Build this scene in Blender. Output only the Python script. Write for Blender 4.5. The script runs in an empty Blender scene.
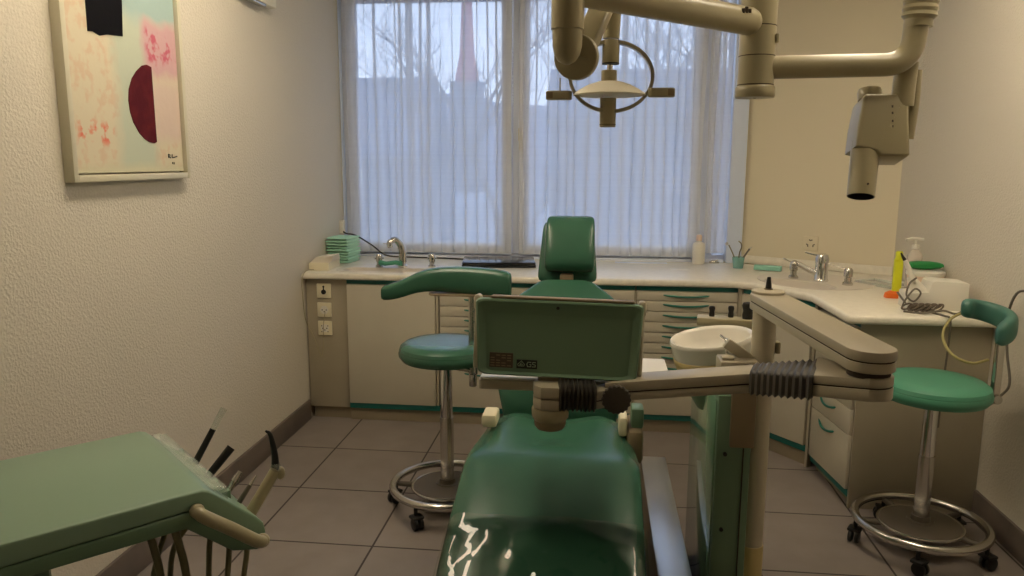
import bpy, bmesh, math, random
from mathutils import Vector, Matrix
R = math.radians
PI = math.pi
random.seed(4)
sc = bpy.context.scene
col = sc.collection

# ---------------------------------------------------------------- materials
def srgb(r, g, b):
    f = lambda c: (c / 255 / 12.92) if c / 255 <= .04045 else ((c / 255 + .055) / 1.055) ** 2.4
    return (f(r), f(g), f(b), 1)

def mat(name, c, rough=.5, metal=0, bump=None, spec=.5, coat=0, var=None, trans=0, alpha=1, emit=None, es=0):
    m = bpy.data.materials.new(name)
    m.use_nodes = True
    nt = m.node_tree
    b = nt.nodes['Principled BSDF']
    b.inputs['Base Color'].default_value = c
    b.inputs['Roughness'].default_value = rough
    b.inputs['Metallic'].default_value = metal
    b.inputs['Specular IOR Level'].default_value = spec
    b.inputs['Coat Weight'].default_value = coat
    b.inputs['Coat Roughness'].default_value = .12
    b.inputs['Transmission Weight'].default_value = trans
    b.inputs['Alpha'].default_value = alpha
    if emit:
        b.inputs['Emission Color'].default_value = emit
        b.inputs['Emission Strength'].default_value = es
    tc = nt.nodes.new('ShaderNodeTexCoord')
    if bump:
        sc_, st, dist = bump
        n = nt.nodes.new('ShaderNodeTexNoise')
        n.inputs['Scale'].default_value = sc_
        n.inputs['Detail'].default_value = 3
        nt.links.new(tc.outputs['Object'], n.inputs['Vector'])
        bp = nt.nodes.new('ShaderNodeBump')
        bp.inputs['Strength'].default_value = st
        bp.inputs['Distance'].default_value = dist
        nt.links.new(n.outputs['Fac'], bp.inputs['Height'])
        nt.links.new(bp.outputs['Normal'], b.inputs['Normal'])
    if var:
        s2, c2, lo, hi = var
        n = nt.nodes.new('ShaderNodeTexNoise')
        n.inputs['Scale'].default_value = s2
        n.inputs['Detail'].default_value = 5
        nt.links.new(tc.outputs['Object'], n.inputs['Vector'])
        mr = nt.nodes.new('ShaderNodeMapRange')
        mr.inputs['From Min'].default_value = lo
        mr.inputs['From Max'].default_value = hi
        nt.links.new(n.outputs['Fac'], mr.inputs['Value'])
        mx = nt.nodes.new('ShaderNodeMix')
        mx.data_type = 'RGBA'
        mx.inputs[6].default_value = c
        mx.inputs[7].default_value = c2
        nt.links.new(mr.outputs[0], mx.inputs[0])
        nt.links.new(mx.outputs[2], b.inputs['Base Color'])
    return m

M = {}
M['stucco'] = mat('stucco', srgb(214, 207, 192), .9, bump=(105, .8, .0045), spec=.2)
M['smooth_wall'] = mat('smooth_wall', srgb(226, 216, 190), .8, bump=(160, .15, .001), spec=.25)
M['ceiling'] = mat('ceiling_paint', srgb(215, 210, 200), .9)
M['laminate'] = mat('laminate', srgb(196, 190, 172), .42, var=(3, srgb(188, 181, 163), .35, .7))
M['laminate_edge'] = mat('laminate_edge', srgb(176, 168, 148), .45)
M['end_panel'] = mat('end_panel', srgb(170, 161, 140), .38, var=(2.5, srgb(158, 149, 128), .35, .7))
M['worktop'] = mat('worktop', srgb(238, 232, 216), .32, var=(30, srgb(230, 224, 208), .4, .7))
M['teal'] = mat('teal_trim', srgb(20, 104, 98), .4)
M['teal_handle'] = mat('teal_handle', srgb(34, 118, 104), .35)
M['gap'] = mat('dark_gap', srgb(60, 48, 36), .8)
M['plinth'] = mat('plinth', srgb(150, 138, 116), .6)
M['vinyl'] = mat('green_vinyl', srgb(58, 102, 82), .27, bump=(260, .12, .0006), spec=.5, var=(4, srgb(52, 94, 75), .4, .7))
M['vinyl_bright'] = mat('bright_green_vinyl', srgb(78, 146, 118), .38, bump=(260, .1, .0006))
M['vinyl_teal'] = mat('teal_green_vinyl', srgb(68, 114, 102), .42, bump=(260, .1, .0006))
M['unit_green'] = mat('unit_green_paint', srgb(106, 134, 108), .38, spec=.5)
M['unit_green_gloss'] = mat('unit_green_gloss', srgb(110, 146, 118), .08, spec=.8, coat=.5)
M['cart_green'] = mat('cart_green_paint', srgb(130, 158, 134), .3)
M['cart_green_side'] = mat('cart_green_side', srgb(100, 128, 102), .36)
M['beige'] = mat('beige_enamel', srgb(166, 157, 126), .33, spec=.5)
M['beige_light'] = mat('light_beige_enamel', srgb(186, 177, 154), .36)
M['beige_arm'] = mat('arm_plastic', srgb(176, 167, 145), .36)
M['brown_beige'] = mat('brown_plastic', srgb(134, 118, 92), .5)
M['yellowed'] = mat('yellowed_plastic', srgb(186, 168, 116), .5)
M['cream'] = mat('cream_plastic', srgb(228, 220, 190), .4)
M['white'] = mat('white_plastic', srgb(228, 224, 212), .35)
M['white_gloss'] = mat('white_ceramic', srgb(232, 228, 218), .2)
M['white_metal'] = mat('brushed_aluminium', srgb(205, 205, 205), .3, metal=.75)
M['black'] = mat('black_rubber', srgb(22, 21, 20), .5)
M['black_gloss'] = mat('black_gloss', srgb(20, 22, 28), .15)
M['bellows'] = mat('bellows_rubber', srgb(72, 68, 60), .55)
M['dark_grip'] = mat('dark_grip', srgb(62, 56, 46), .6)
M['chrome'] = mat('chrome', srgb(232, 232, 232), .12, metal=1)
M['chrome_soft'] = mat('worn_chrome', srgb(205, 202, 195), .22, metal=1, bump=(40, .08, .001))
M['dark_disc'] = mat('dark_ribbed_plate', srgb(92, 84, 72), .5)
M['sinkm'] = mat('sink_basin', srgb(222, 214, 202), .3)
M['frame_white'] = mat('frame_daylight_tint', srgb(232, 238, 252), .4)  # white with the blue of daylight and glare painted into it
M['frame_blue'] = mat('pale_blue_frame', srgb(214, 226, 250), .4)
M['towel'] = mat('mint_towel', srgb(176, 222, 196), .95, bump=(120, .4, .002), spec=.1)
M['paper'] = mat('paper', srgb(226, 218, 200), .8)
M['yellow'] = mat('yellow_plastic', srgb(214, 218, 40), .4)
M['orange'] = mat('orange_plastic', srgb(230, 110, 34), .4)
M['pink_cream'] = mat('pinkish_plastic', srgb(226, 200, 180), .45)
M['green_pack'] = mat('green_pack', srgb(20, 130, 62), .35)
M['cable_grey'] = mat('grey_cable', srgb(110, 104, 92), .5)
M['cable_dark'] = mat('dark_cable', srgb(48, 46, 44), .5)
M['cable_yellow'] = mat('yellowed_cable', srgb(160, 150, 96), .5)
M['hose_olive'] = mat('olive_hose', srgb(112, 108, 76), .45)
M['label_brown'] = mat('label_brown', srgb(74, 62, 48), .5)
M['label_black'] = mat('label_black', srgb(24, 30, 24), .4)
M['ink_white'] = mat('ink_pale', srgb(150, 165, 140), .6)
M['ink_black'] = mat('ink_black', srgb(22, 20, 18), .7)
M['teal_cloth'] = mat('aqua_cloth', srgb(160, 214, 196), .9, bump=(90, .3, .002))
M['cup'] = mat('aqua_cup', srgb(140, 190, 182), .25, alpha=.85)
M['clear'] = mat('clear_plastic', srgb(215, 225, 215), .08, alpha=.28, spec=.7)
M['lamp_glass'] = mat('lamp_reflector', srgb(248, 241, 220), .5)
M['fix_diff'] = mat('lamp_diffuser', (1, .9, .72, 1), .5, emit=(1, .85, .64, 1), es=14.3)
M['bark'] = mat('bark', srgb(110, 106, 108), .9)
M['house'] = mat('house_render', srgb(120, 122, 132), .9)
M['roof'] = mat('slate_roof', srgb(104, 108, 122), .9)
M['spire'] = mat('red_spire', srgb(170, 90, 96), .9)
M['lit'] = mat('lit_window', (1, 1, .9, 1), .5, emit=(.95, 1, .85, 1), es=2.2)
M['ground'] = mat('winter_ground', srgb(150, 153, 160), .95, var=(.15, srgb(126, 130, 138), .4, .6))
M['hill'] = mat('hill_haze_tint', srgb(128, 134, 150), .95)  # distance haze is mixed into the hill colour, hence the blue-grey

def floor_material():
    m = bpy.data.materials.new('floor_tiles')
    m.use_nodes = True
    nt = m.node_tree
    b = nt.nodes['Principled BSDF']
    tc = nt.nodes.new('ShaderNodeTexCoord')
    sp = nt.nodes.new('ShaderNodeSeparateXYZ')
    nt.links.new(tc.outputs['Object'], sp.inputs[0])
    P = .4925
    def mth(op, a, bb=None, c=None):
        n = nt.nodes.new('ShaderNodeMath')
        n.operation = op
        for i, v in enumerate((a, bb, c)):
            if v is None: continue
            if isinstance(v, (int, float)): n.inputs[i].default_value = v
            else: nt.links.new(v, n.inputs[i])
        return n.outputs[0]
    def line(s, off):
        a = mth('ADD', s, off)
        f = mth('PINGPONG', a, P / 2)
        return f
    fx = line(sp.outputs[0], 1.34)
    fy = line(sp.outputs[1], -3.703)
    mn = mth('MINIMUM', fx, fy)
    g = mth('LESS_THAN', mn, .0042)
    n = nt.nodes.new('ShaderNodeTexNoise')
    n.inputs['Scale'].default_value = 7
    n.inputs['Detail'].default_value = 6
    nt.links.new(tc.outputs['Object'], n.inputs['Vector'])
    # one tone per tile
    tx = mth('FLOOR', mth('DIVIDE', mth('ADD', sp.outputs[0], 1.34), P))
    ty = mth('FLOOR', mth('DIVIDE', mth('ADD', sp.outputs[1], -3.703), P))
    cb = nt.nodes.new('ShaderNodeCombineXYZ')
    nt.links.new(tx, cb.inputs[0]); nt.links.new(ty, cb.inputs[1])
    wn = nt.nodes.new('ShaderNodeTexWhiteNoise')
    nt.links.new(cb.outputs[0], wn.inputs['Vector'])
    fac = mth('ADD', mth('MULTIPLY', n.outputs['Fac'], .8), mth('MULTIPLY', wn.outputs['Value'], .22))
    mx = nt.nodes.new('ShaderNodeMix'); mx.data_type = 'RGBA'
    mx.inputs[6].default_value = srgb(124, 115, 109)
    mx.inputs[7].default_value = srgb(152, 142, 135)
    nt.links.new(fac, mx.inputs[0])
    m2 = nt.nodes.new('ShaderNodeMix'); m2.data_type = 'RGBA'
    nt.links.new(g, m2.inputs[0])
    nt.links.new(mx.outputs[2], m2.inputs[6])
    m2.inputs[7].default_value = srgb(52, 42, 36)
    nt.links.new(m2.outputs[2], b.inputs['Base Color'])
    b.inputs['Roughness'].default_value = .5
    b.inputs['Specular IOR Level'].default_value = .4
    bp = nt.nodes.new('ShaderNodeBump')
    bp.inputs['Strength'].default_value = .5
    bp.inputs['Distance'].default_value = .002
    nt.links.new(mth('SUBTRACT', 1.0, g), bp.inputs['Height'])
    nt.links.new(bp.outputs['Normal'], b.inputs['Normal'])
    return m
M['floor'] = floor_material()

def net_material(name, opac):
    m = bpy.data.materials.new(name)
    m.use_nodes = True
    nt = m.node_tree
    nt.nodes.remove(nt.nodes['Principled BSDF'])
    out = nt.nodes['Material Output']
    tr = nt.nodes.new('ShaderNodeBsdfTransparent')
    tl = nt.nodes.new('ShaderNodeBsdfTranslucent')
    df = nt.nodes.new('ShaderNodeBsdfDiffuse')
    c = (.94, .95, .97, 1)
    tl.inputs[0].default_value = c
    df.inputs[0].default_value = c
    a = nt.nodes.new('ShaderNodeMixShader'); a.inputs[0].default_value = .28
    nt.links.new(tl.outputs[0], a.inputs[1]); nt.links.new(df.outputs[0], a.inputs[2])
    # woven bands: denser and looser threads across the cloth
    tc = nt.nodes.new('ShaderNodeTexCoord')
    mp = nt.nodes.new('ShaderNodeMapping')
    mp.inputs['Scale'].default_value = (1, 0, 60)
    nt.links.new(tc.outputs['Object'], mp.inputs[0])
    n = nt.nodes.new('ShaderNodeTexNoise'); n.inputs['Scale'].default_value = 1.0
    nt.links.new(mp.outputs[0], n.inputs['Vector'])
    mr = nt.nodes.new('ShaderNodeMapRange')
    mr.inputs['To Min'].default_value = opac - .04
    mr.inputs['To Max'].default_value = opac + .04
    nt.links.new(n.outputs['Fac'], mr.inputs['Value'])
    b = nt.nodes.new('ShaderNodeMixShader')
    nt.links.new(mr.outputs[0], b.inputs[0])
    nt.links.new(tr.outputs[0], b.inputs[1]); nt.links.new(a.outputs[0], b.inputs[2])
    nt.links.new(b.outputs[0], out.inputs[0])
    return m
M['net'] = net_material('net_curtain_cloth', .73)

def glass_material():
    m = bpy.data.materials.new('window_glass')
    m.use_nodes = True
    nt = m.node_tree
    nt.nodes.remove(nt.nodes['Principled BSDF'])
    out = nt.nodes['Material Output']
    tr = nt.nodes.new('ShaderNodeBsdfTransparent'); tr.inputs[0].default_value = (.93, .96, .97, 1)
    gl = nt.nodes.new('ShaderNodeBsdfGlossy'); gl.inputs['Roughness'].default_value = .02
    fr = nt.nodes.new('ShaderNodeFresnel'); fr.inputs[0].default_value = 1.45
    mx = nt.nodes.new('ShaderNodeMixShader')
    nt.links.new(fr.outputs[0], mx.inputs[0]); nt.links.new(tr.outputs[0], mx.inputs[1]); nt.links.new(gl.outputs[0], mx.inputs[2])
    nt.links.new(mx.outputs[0], out.inputs[0])
    return m
M['glass'] = glass_material()

def film_material():
    m = bpy.data.materials.new('protective_film')
    m.use_nodes = True
    nt = m.node_tree
    nt.nodes.remove(nt.nodes['Principled BSDF'])
    out = nt.nodes['Material Output']
    tr = nt.nodes.new('ShaderNodeBsdfTransparent'); tr.inputs[0].default_value = (.90, .92, .89, 1)
    gl = nt.nodes.new('ShaderNodeBsdfGlossy'); gl.inputs['Roughness'].default_value = .03
    fr = nt.nodes.new('ShaderNodeFresnel'); fr.inputs[0].default_value = 1.5
    mx = nt.nodes.new('ShaderNodeMixShader')
    tc = nt.nodes.new('ShaderNodeTexCoord')
    n = nt.nodes.new('ShaderNodeTexNoise'); n.inputs['Scale'].default_value = 8; n.inputs['Detail'].default_value = 1.6
    nt.links.new(tc.outputs['Object'], n.inputs['Vector'])
    bp = nt.nodes.new('ShaderNodeBump'); bp.inputs['Strength'].default_value = 1.0; bp.inputs['Distance'].default_value = .016
    nt.links.new(n.outputs['Fac'], bp.inputs['Height'])
    nt.links.new(bp.outputs[0], gl.inputs['Normal']); nt.links.new(bp.outputs[0], fr.inputs['Normal'])
    nt.links.new(fr.outputs[0], mx.inputs[0]); nt.links.new(tr.outputs[0], mx.inputs[1]); nt.links.new(gl.outputs[0], mx.inputs[2])
    nt.links.new(mx.outputs[0], out.inputs[0])
    return m
M['film'] = film_material()

def canvas_material():
    # cream ground with a pale blue field, a pink patch and red scrapes (object space: y along the wall, z up)
    m = bpy.data.materials.new('painted_canvas')
    m.use_nodes = True
    nt = m.node_tree
    b = nt.nodes['Principled BSDF']
    b.inputs['Roughness'].default_value = .75
    tc = nt.nodes.new('ShaderNodeTexCoord')
    sp = nt.nodes.new('ShaderNodeSeparateXYZ')
    nz = nt.nodes.new('ShaderNodeTexNoise'); nz.inputs['Scale'].default_value = 9; nz.inputs['Detail'].default_value = 6
    nt.links.new(tc.outputs['Object'], nz.inputs['Vector'])
    va = nt.nodes.new('ShaderNodeVectorMath'); va.operation = 'MULTIPLY_ADD'
    nt.links.new(nz.outputs['Color'], va.inputs[0]); va.inputs[1].default_value = (.07, .07, .07)
    nt.links.new(tc.outputs['Object'], va.inputs[2])
    nt.links.new(va.outputs[0], sp.inputs[0])
    def ramp(ch, lo, hi):
        r = nt.nodes.new('ShaderNodeMapRange'); r.clamp = True
        r.inputs['From Min'].default_value = lo; r.inputs['From Max'].default_value = hi
        nt.links.new(sp.outputs[ch], r.inputs['Value'])
        return r.outputs[0]
    def mul(a, c):
        n = nt.nodes.new('ShaderNodeMath'); n.operation = 'MULTIPLY'
        nt.links.new(a, n.inputs[0])
        if isinstance(c, float): n.inputs[1].default_value = c
        else: nt.links.new(c, n.inputs[1])
        return n.outputs[0]
    def rect(y0, y1, z0, z1, s):
        a = mul(ramp(1, y0 - s, y0 + s), ramp(1, y1 + s, y1 - s))
        return mul(a, mul(ramp(2, z0 - s, z0 + s), ramp(2, z1 + s, z1 - s)))
    def blend(prev, fac, c):
        x = nt.nodes.new('ShaderNodeMix'); x.data_type = 'RGBA'
        nt.links.new(fac, x.inputs[0])
        if isinstance(prev, tuple): x.inputs[6].default_value = prev
        else: nt.links.new(prev, x.inputs[6])
        x.inputs[7].default_value = c
        return x.outputs[2]
    o = .035
    f2 = nt.nodes.new('ShaderNodeTexNoise'); f2.inputs['Scale'].default_value = 26; f2.inputs['Detail'].default_value = 4
    nt.links.new(tc.outputs['Object'], f2.inputs['Vector'])
    th = nt.nodes.new('ShaderNodeMapRange'); th.inputs['From Min'].default_value = .5; th.inputs['From Max'].default_value = .62
    nt.links.new(f2.outputs['Fac'], th.inputs['Value'])
    c0 = blend(srgb(208, 198, 172), mul(th.outputs[0], .8), srgb(206, 180, 152))
    c1 = blend(c0, rect(.27 + o, .48 + o, .02 + o, .9, .03), srgb(186, 194, 174))
    c1 = blend(c1, rect(.27 + o, .9, .56 + o, .9, .03), srgb(160, 184, 180))
    c2 = blend(c1, rect(.44 + o, .9, .38 + o, .565 + o, .02), srgb(198, 160, 162))
    c2 = blend(c2, rect(.46 + o, .9, .15 + o, .36 + o, .03), srgb(206, 186, 172))
    c3 = blend(c2, mul(rect(.06 + o, .24 + o, .12 + o, .19 + o, .012), th.outputs[0]), srgb(214, 116, 92))
    c3 = blend(c3, mul(rect(.46 + o, .66 + o, .42 + o, .53 + o, .012), th.outputs[0]), srgb(190, 92, 110))
    c3 = blend(c3, rect(-.1, .9, -.1, .05 + o, .02), srgb(198, 194, 166))
    nt.links.new(c3, b.inputs['Base Color'])
    bp = nt.nodes.new('ShaderNodeBump'); bp.inputs['Strength'].default_value = .5; bp.inputs['Distance'].default_value = .003
    nt.links.new(f2.outputs['Fac'], bp.inputs['Height']); nt.links.new(bp.outputs[0], b.inputs['Normal'])
    return m
M['canvas'] = canvas_material()
M['art_black'] = mat('art_black', srgb(12, 11, 16), .8, spec=.1, bump=(60, .4, .002))
M['art_red'] = mat('art_dark_red', srgb(80, 20, 30), .8, spec=.15, bump=(60, .4, .002), var=(14, srgb(96, 28, 34), .45, .7))

# ---------------------------------------------------------------- mesh kit
def frame_of(t, ref=None):
    t = t.normalized()
    if ref is None: ref = Vector((0, 0, 1)) if abs(t.z) < .9 else Vector((1, 0, 0))
    a = ref - t * ref.dot(t)
    if a.length < 1e-5: a = Vector((1, 0, 0)).cross(t)
    a.normalize()
    return a, t.cross(a)

def spline(pts, n=8):
    P = [Vector(p) for p in pts]
    if len(P) < 3: return P
    Q = [P[0] * 2 - P[1]] + P + [P[-1] * 2 - P[-2]]
    out = []
    for i in range(1, len(Q) - 2):
        for k in range(n):
            t = k / n
            a, b, c, d = Q[i - 1], Q[i], Q[i + 1], Q[i + 2]
            out.append(.5 * ((2 * b) + (c - a) * t + (2 * a - 5 * b + 4 * c - d) * t * t + (3 * b - a - 3 * c + d) * t ** 3))
    out.append(P[-1])
    return out

def fillet(pts, r, n=8):
    P = [Vector(p) for p in pts]
    out = [P[0]]
    for i in range(1, len(P) - 1):
        a, b, c = P[i - 1], P[i], P[i + 1]
        u = (a - b).normalized(); v = (c - b).normalized()
        ang = u.angle(v)
        d = min(r / math.tan(ang / 2), (a - b).length * .49, (c - b).length * .49)
        p0 = b + u * d; p1 = b + v * d
        for k in range(n + 1):
            t = k / n
            out.append((1 - t) ** 2 * p0 + 2 * t * (1 - t) * b + t * t * p1)
    out.append(P[-1])
    return out

class G:
    def __init__(s): s.bm = bmesh.new()
    def _merge(s, tb, T=None, mi=0):
        if T is not None: bmesh.ops.transform(tb, matrix=T, verts=tb.verts)
        for f in tb.faces: f.material_index = mi
        me = bpy.data.meshes.new('tmp'); tb.to_mesh(me); tb.free()
        s.bm.from_mesh(me); bpy.data.meshes.remove(me)
        return s
    def box(s, x0, x1, y0, y1, z0, z1, b=.003, T=None, mi=0, seg=2):
        tb = bmesh.new()
        bmesh.ops.create_cube(tb, size=1)
        for v in tb.verts:
            v.co = Vector(((x0 + x1) / 2 + v.co.x * (x1 - x0), (y0 + y1) / 2 + v.co.y * (y1 - y0), (z0 + z1) / 2 + v.co.z * (z1 - z0)))
        if b: bmesh.ops.bevel(tb, geom=tb.edges[:], offset=b, segments=seg, profile=.5, affect='EDGES')
        return s._merge(tb, T, mi)
    def prism(s, poly, z0, z1, b=0, T=None, mi=0, seg=2, vert_only=False):
        """polygon (x, y) swept from z0 to z1"""
        tb = bmesh.new()
        lo = [tb.verts.new((p[0], p[1], z0)) for p in poly]
        hi = [tb.verts.new((p[0], p[1], z1)) for p in poly]
        n = len(poly)
        tb.faces.new(list(reversed(lo))); tb.faces.new(hi)
        for i in range(n): tb.faces.new((lo[i], lo[(i + 1) % n], hi[(i + 1) % n], hi[i]))
        bmesh.ops.recalc_face_normals(tb, faces=tb.faces)
        if b:
            ed = [e for e in tb.edges if abs(e.verts[0].co.z - e.verts[1].co.z) < 1e-6]
            bmesh.ops.bevel(tb, geom=ed, offset=b, segments=seg, profile=.5, affect='EDGES')
        return s._merge(tb, T, mi)
    def tube(s, pts, r, n=14, cap=True, mi=0, T=None, closed=False):
        P = [Vector(p) for p in pts]
        rr = r if isinstance(r, (list, tuple)) else [r] * len(P)
        tb = bmesh.new(); rings = []
        ref = None
        for i, p in enumerate(P):
            if closed: t = P[(i + 1) % len(P)] - P[i - 1]
            elif i == 0: t = P[1] - P[0]
            elif i == len(P) - 1: t = P[-1] - P[-2]
            else: t = (P[i + 1] - p).normalized() + (p - P[i - 1]).normalized()
            if t.length < 1e-9: t = Vector((0, 0, 1))
            a, b = frame_of(t, ref); ref = a
            rings.append([tb.verts.new(p + (a * math.cos(2 * PI * k / n) + b * math.sin(2 * PI * k / n)) * rr[i]) for k in range(n)])
        m = len(rings)
        for i in range(m if closed else m - 1):
            A, B = rings[i], rings[(i + 1) % m]
            for k in range(n): tb.faces.new((A[k], A[(k + 1) % n], B[(k + 1) % n], B[k]))
        if cap and not closed: tb.faces.new(list(reversed(rings[0]))); tb.faces.new(rings[-1])
        bmesh.ops.recalc_face_normals(tb, faces=tb.faces)
        return s._merge(tb, T, mi)
    def cyl(s, a, b, r, r2=None, n=28, bev=0, mi=0):
        a = Vector(a); b = Vector(b); r2 = r if r2 is None else r2
        if bev:
            d = (b - a).normalized() * bev
            return s.tube([a, a + d * .3, a + d, b - d, b - d * .3, b], [r - bev, r - bev * .3, r, r2, r2 - bev * .3, r2 - bev], n, mi=mi)
        return s.tube([a, b], [r, r2], n, mi=mi)
    def lathe(s, prof, c=(0, 0, 0), n=40, T=None, mi=0):
        """prof: (radius, z) pairs; radius 0 closes the shape"""
        tb = bmesh.new(); c = Vector(c); rings = []
        for r, z in prof:
            if r < 1e-6: rings.append([tb.verts.new(c + Vector((0, 0, z)))])
            else: rings.append([tb.verts.new(c + Vector((r * math.cos(2 * PI * k / n), r * math.sin(2 * PI * k / n), z))) for k in range(n)])
        for A, B in zip(rings, rings[1:]):
            for k in range(n):
                q = []
                for v in (A[k % len(A)], A[(k + 1) % n % len(A)] if len(A) > 1 else None, B[(k + 1) % n % len(B)] if len(B) > 1 else None, B[k % len(B)]):
                    if v is not None and v not in q: q.append(v)
                if len(q) >= 3: tb.faces.new(q)
        bmesh.ops.recalc_face_normals(tb, faces=tb.faces)
        return s._merge(tb, T, mi)
    def loft(s, rings, cap=True, T=None, mi=0, closed=True):
        tb = bmesh.new(); RR = [[tb.verts.new(Vector(p)) for p in r] for r in rings]
        n = len(RR[0])
        for A, B in zip(RR, RR[1:]):
            for k in range(n if closed else n - 1): tb.faces.new((A[k], A[(k + 1) % n], B[(k + 1) % n], B[k]))
        if cap and closed: tb.faces.new(list(reversed(RR[0]))); tb.faces.new(RR[-1])
        bmesh.ops.recalc_face_normals(tb, faces=tb.faces)
        return s._merge(tb, T, mi)
    def ball(s, c, r, sc_=(1, 1, 1), mi=0, T=None):
        tb = bmesh.new(); bmesh.ops.create_uvsphere(tb, u_segments=20, v_segments=12, radius=r)
        for v in tb.verts: v.co = Vector((v.co.x * sc_[0], v.co.y * sc_[1], v.co.z * sc_[2])) + Vector(c)
        return s._merge(tb, T, mi)
    def poly(s, pts, mi=0):
        vs = [s.bm.verts.new(Vector(p)) for p in pts]
        f = s.bm.faces.new(vs); f.material_index = mi
        return s
    def build(s, name, mats, parent=None, smooth=35, loc=None, rz=None, subsurf=0):
        bm = s.bm
        bm.normal_update()
        for f in bm.faces: f.smooth = smooth is not None
        if smooth is not None:
            for e in bm.edges:
                if len(e.link_faces) == 2:
                    try: e.smooth = e.calc_face_angle() < R(smooth)
                    except ValueError: e.smooth = True
        me = bpy.data.meshes.new(name); bm.to_mesh(me); bm.free()
        for m_ in (mats if isinstance(mats, (list, tuple)) else [mats]): me.materials.append(M[m_] if isinstance(m_, str) else m_)
        o = bpy.data.objects.new(name, me); col.objects.link(o)
        if parent: o.parent = parent
        if loc: o.location = loc
        if rz is not None: o.rotation_euler.z = rz
        if subsurf:
            md = o.modifiers.new('Subdivision', 'SUBSURF'); md.levels = subsurf; md.render_levels = subsurf
        return o

def sup(cx, cz, w, h, n=28, e=3.2):
    out = []
    for k in range(n):
        a = 2 * PI * k / n
        c, s_ = math.cos(a), math.sin(a)
        out.append((cx + w * math.copysign(abs(c) ** (2 / e), c), cz + h * math.copysign(abs(s_) ** (2 / e), s_)))
    return out

def rrect(x0, x1, y0, y1, r, n=6):
    out = []
    for cx, cy, a0 in ((x1 - r, y1 - r, 0), (x0 + r, y1 - r, 90), (x0 + r, y0 + r, 180), (x1 - r, y0 + r, 270)):
        for k in range(n + 1):
            a = R(a0 + 90 * k / n); out.append((cx + r * math.cos(a), cy + r * math.sin(a)))
    return out

def tag(o, label, cat, group=None, kind=None):
    o['label'] = label; o['category'] = cat
    if group: o['group'] = group
    if kind: o['kind'] = kind
    return o

def thing(name, label, cat, loc=(0, 0, 0), rz=0, group=None):
    o = bpy.data.objects.new(name, None); col.objects.link(o)
    o.location = loc; o.rotation_euler.z = rz; o.empty_display_size = .1
    return tag(o, label, cat, group)

def struct(o):
    o['kind'] = 'structure'
    return o

def copy_tree(o, parent=None):
    c = o.copy(); col.objects.link(c); c.parent = parent
    for ch in list(o.children): copy_tree(ch, c)
    return c

def rel(root):
    """world point -> the root's own space"""
    Mx = Matrix.Translation(root.location) @ Matrix.Rotation(root.rotation_euler.z, 4, 'Z')
    I = Mx.inverted()
    return I

# ---------------------------------------------------------------- the room
XL = -1.65
FR = -1.2     # wall behind the camera
def wall_R(y): return 1.61 + y * .0105
CORN = (wall_R(4.45), 4.45)
ANG0 = (.86, 4.93)
H = 2.60

floor_ = struct(G().prism([(XL - .1, FR - .1), (2.0, FR - .1), (2.0, 5.2), (XL - .1, 5.2)], -.06, 0).build('floor', 'floor', smooth=None))
struct(G().prism([(XL - .1, FR - .1), (2.0, FR - .1), (2.0, 5.2), (XL - .1, 5.2)], H, H + .08).build('ceiling', 'ceiling', smooth=None))
struct(G().prism([(XL, FR), (XL, 5.2), (XL - .15, 5.2), (XL - .15, FR)], 0, H).build('wall_left', 'stucco', smooth=None))
struct(G().prism([(wall_R(FR), FR), (wall_R(FR) + .15, FR), (CORN[0] + .15, 5.2), (CORN[0] + .15, CORN[1] + .06), CORN], 0, H).build('wall_right', 'stucco', smooth=None))
struct(G().prism([(XL - .15, FR), (XL - .15, FR - .15), (wall_R(FR) + .15, FR - .15), (wall_R(FR) + .15, FR)], 0, H).build('wall_front', 'stucco', smooth=None))
struct(G().prism([ANG0, CORN, (CORN[0] + .15, CORN[1] + .06), (CORN[0] + .15, 5.2), (ANG0[0], 5.2)], 0, H).build('wall_back_right', 'smooth_wall', smooth=None))
g = G()
g.box(XL, ANG0[0], 4.93, 5.15, 0, .868, 0)
g.box(XL, ANG0[0], 4.93, 5.15, 2.56, H, 0)
struct(g.build('wall_back', 'smooth_wall', smooth=None))
struct(G().box(XL, XL + .014, FR, 4.14, 0, .117, .003).build('baseboard_left', mat('baseboard_tile', srgb(116, 104, 95), .45, var=(6, srgb(102, 92, 85), .4, .6))))
dx = wall_R(3.3) - wall_R(FR)
struct(G().prism([(wall_R(FR) - .014, FR), (wall_R(FR), FR), (wall_R(3.285), 3.285), (wall_R(3.285) - .014, 3.285)], 0, .117, .002).build('baseboard_right', bpy.data.materials['baseboard_tile']))

# window
def ring_frame(g, x0, x1, z0, z1, w, y0, y1, wb=None, mi=0):
    wb = wb or w
    g.box(x0, x0 + w, y0, y1, z0, z1, .004, mi=mi); g.box(x1 - w, x1, y0, y1, z0, z1, .004, mi=mi)
    g.box(x0 + w - .002, x1 - w + .002, y0, y1, z0, z0 + wb, .004, mi=mi); g.box(x0 + w - .002, x1 - w + .002, y0, y1, z1 - w, z1, .004, mi=mi)
win = struct(bpy.data.objects.new('window_1', None)); col.objects.link(win)
g = G(); ring_frame(g, XL, .86, .87, 2.57, .035, 4.93, 4.985)
g.box(-.545, -.505, 4.93, 4.985, .89, 2.54, .003)
g.box(.645, .70, 4.925, 4.985, .89, 2.54, .003)
g.build('window_frame', 'frame_white', win)
for a, b in ((-1.615, -.548), (-.502, .642)):
    g = G(); ring_frame(g, a, b, .895, 2.54, .065, 4.905, 4.96, .075)
    sash = g.build('sash', 'frame_white', win)
    G().box(a + .06, b - .06, 4.93, 4.936, .95, 2.48, 0).build('pane', 'glass', sash, smooth=None)
g = G(); ring_frame(g, .70, .83, .885, 2.54, .03, 4.935, 4.965)
sash = g.build('sash', 'frame_white', win)
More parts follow.
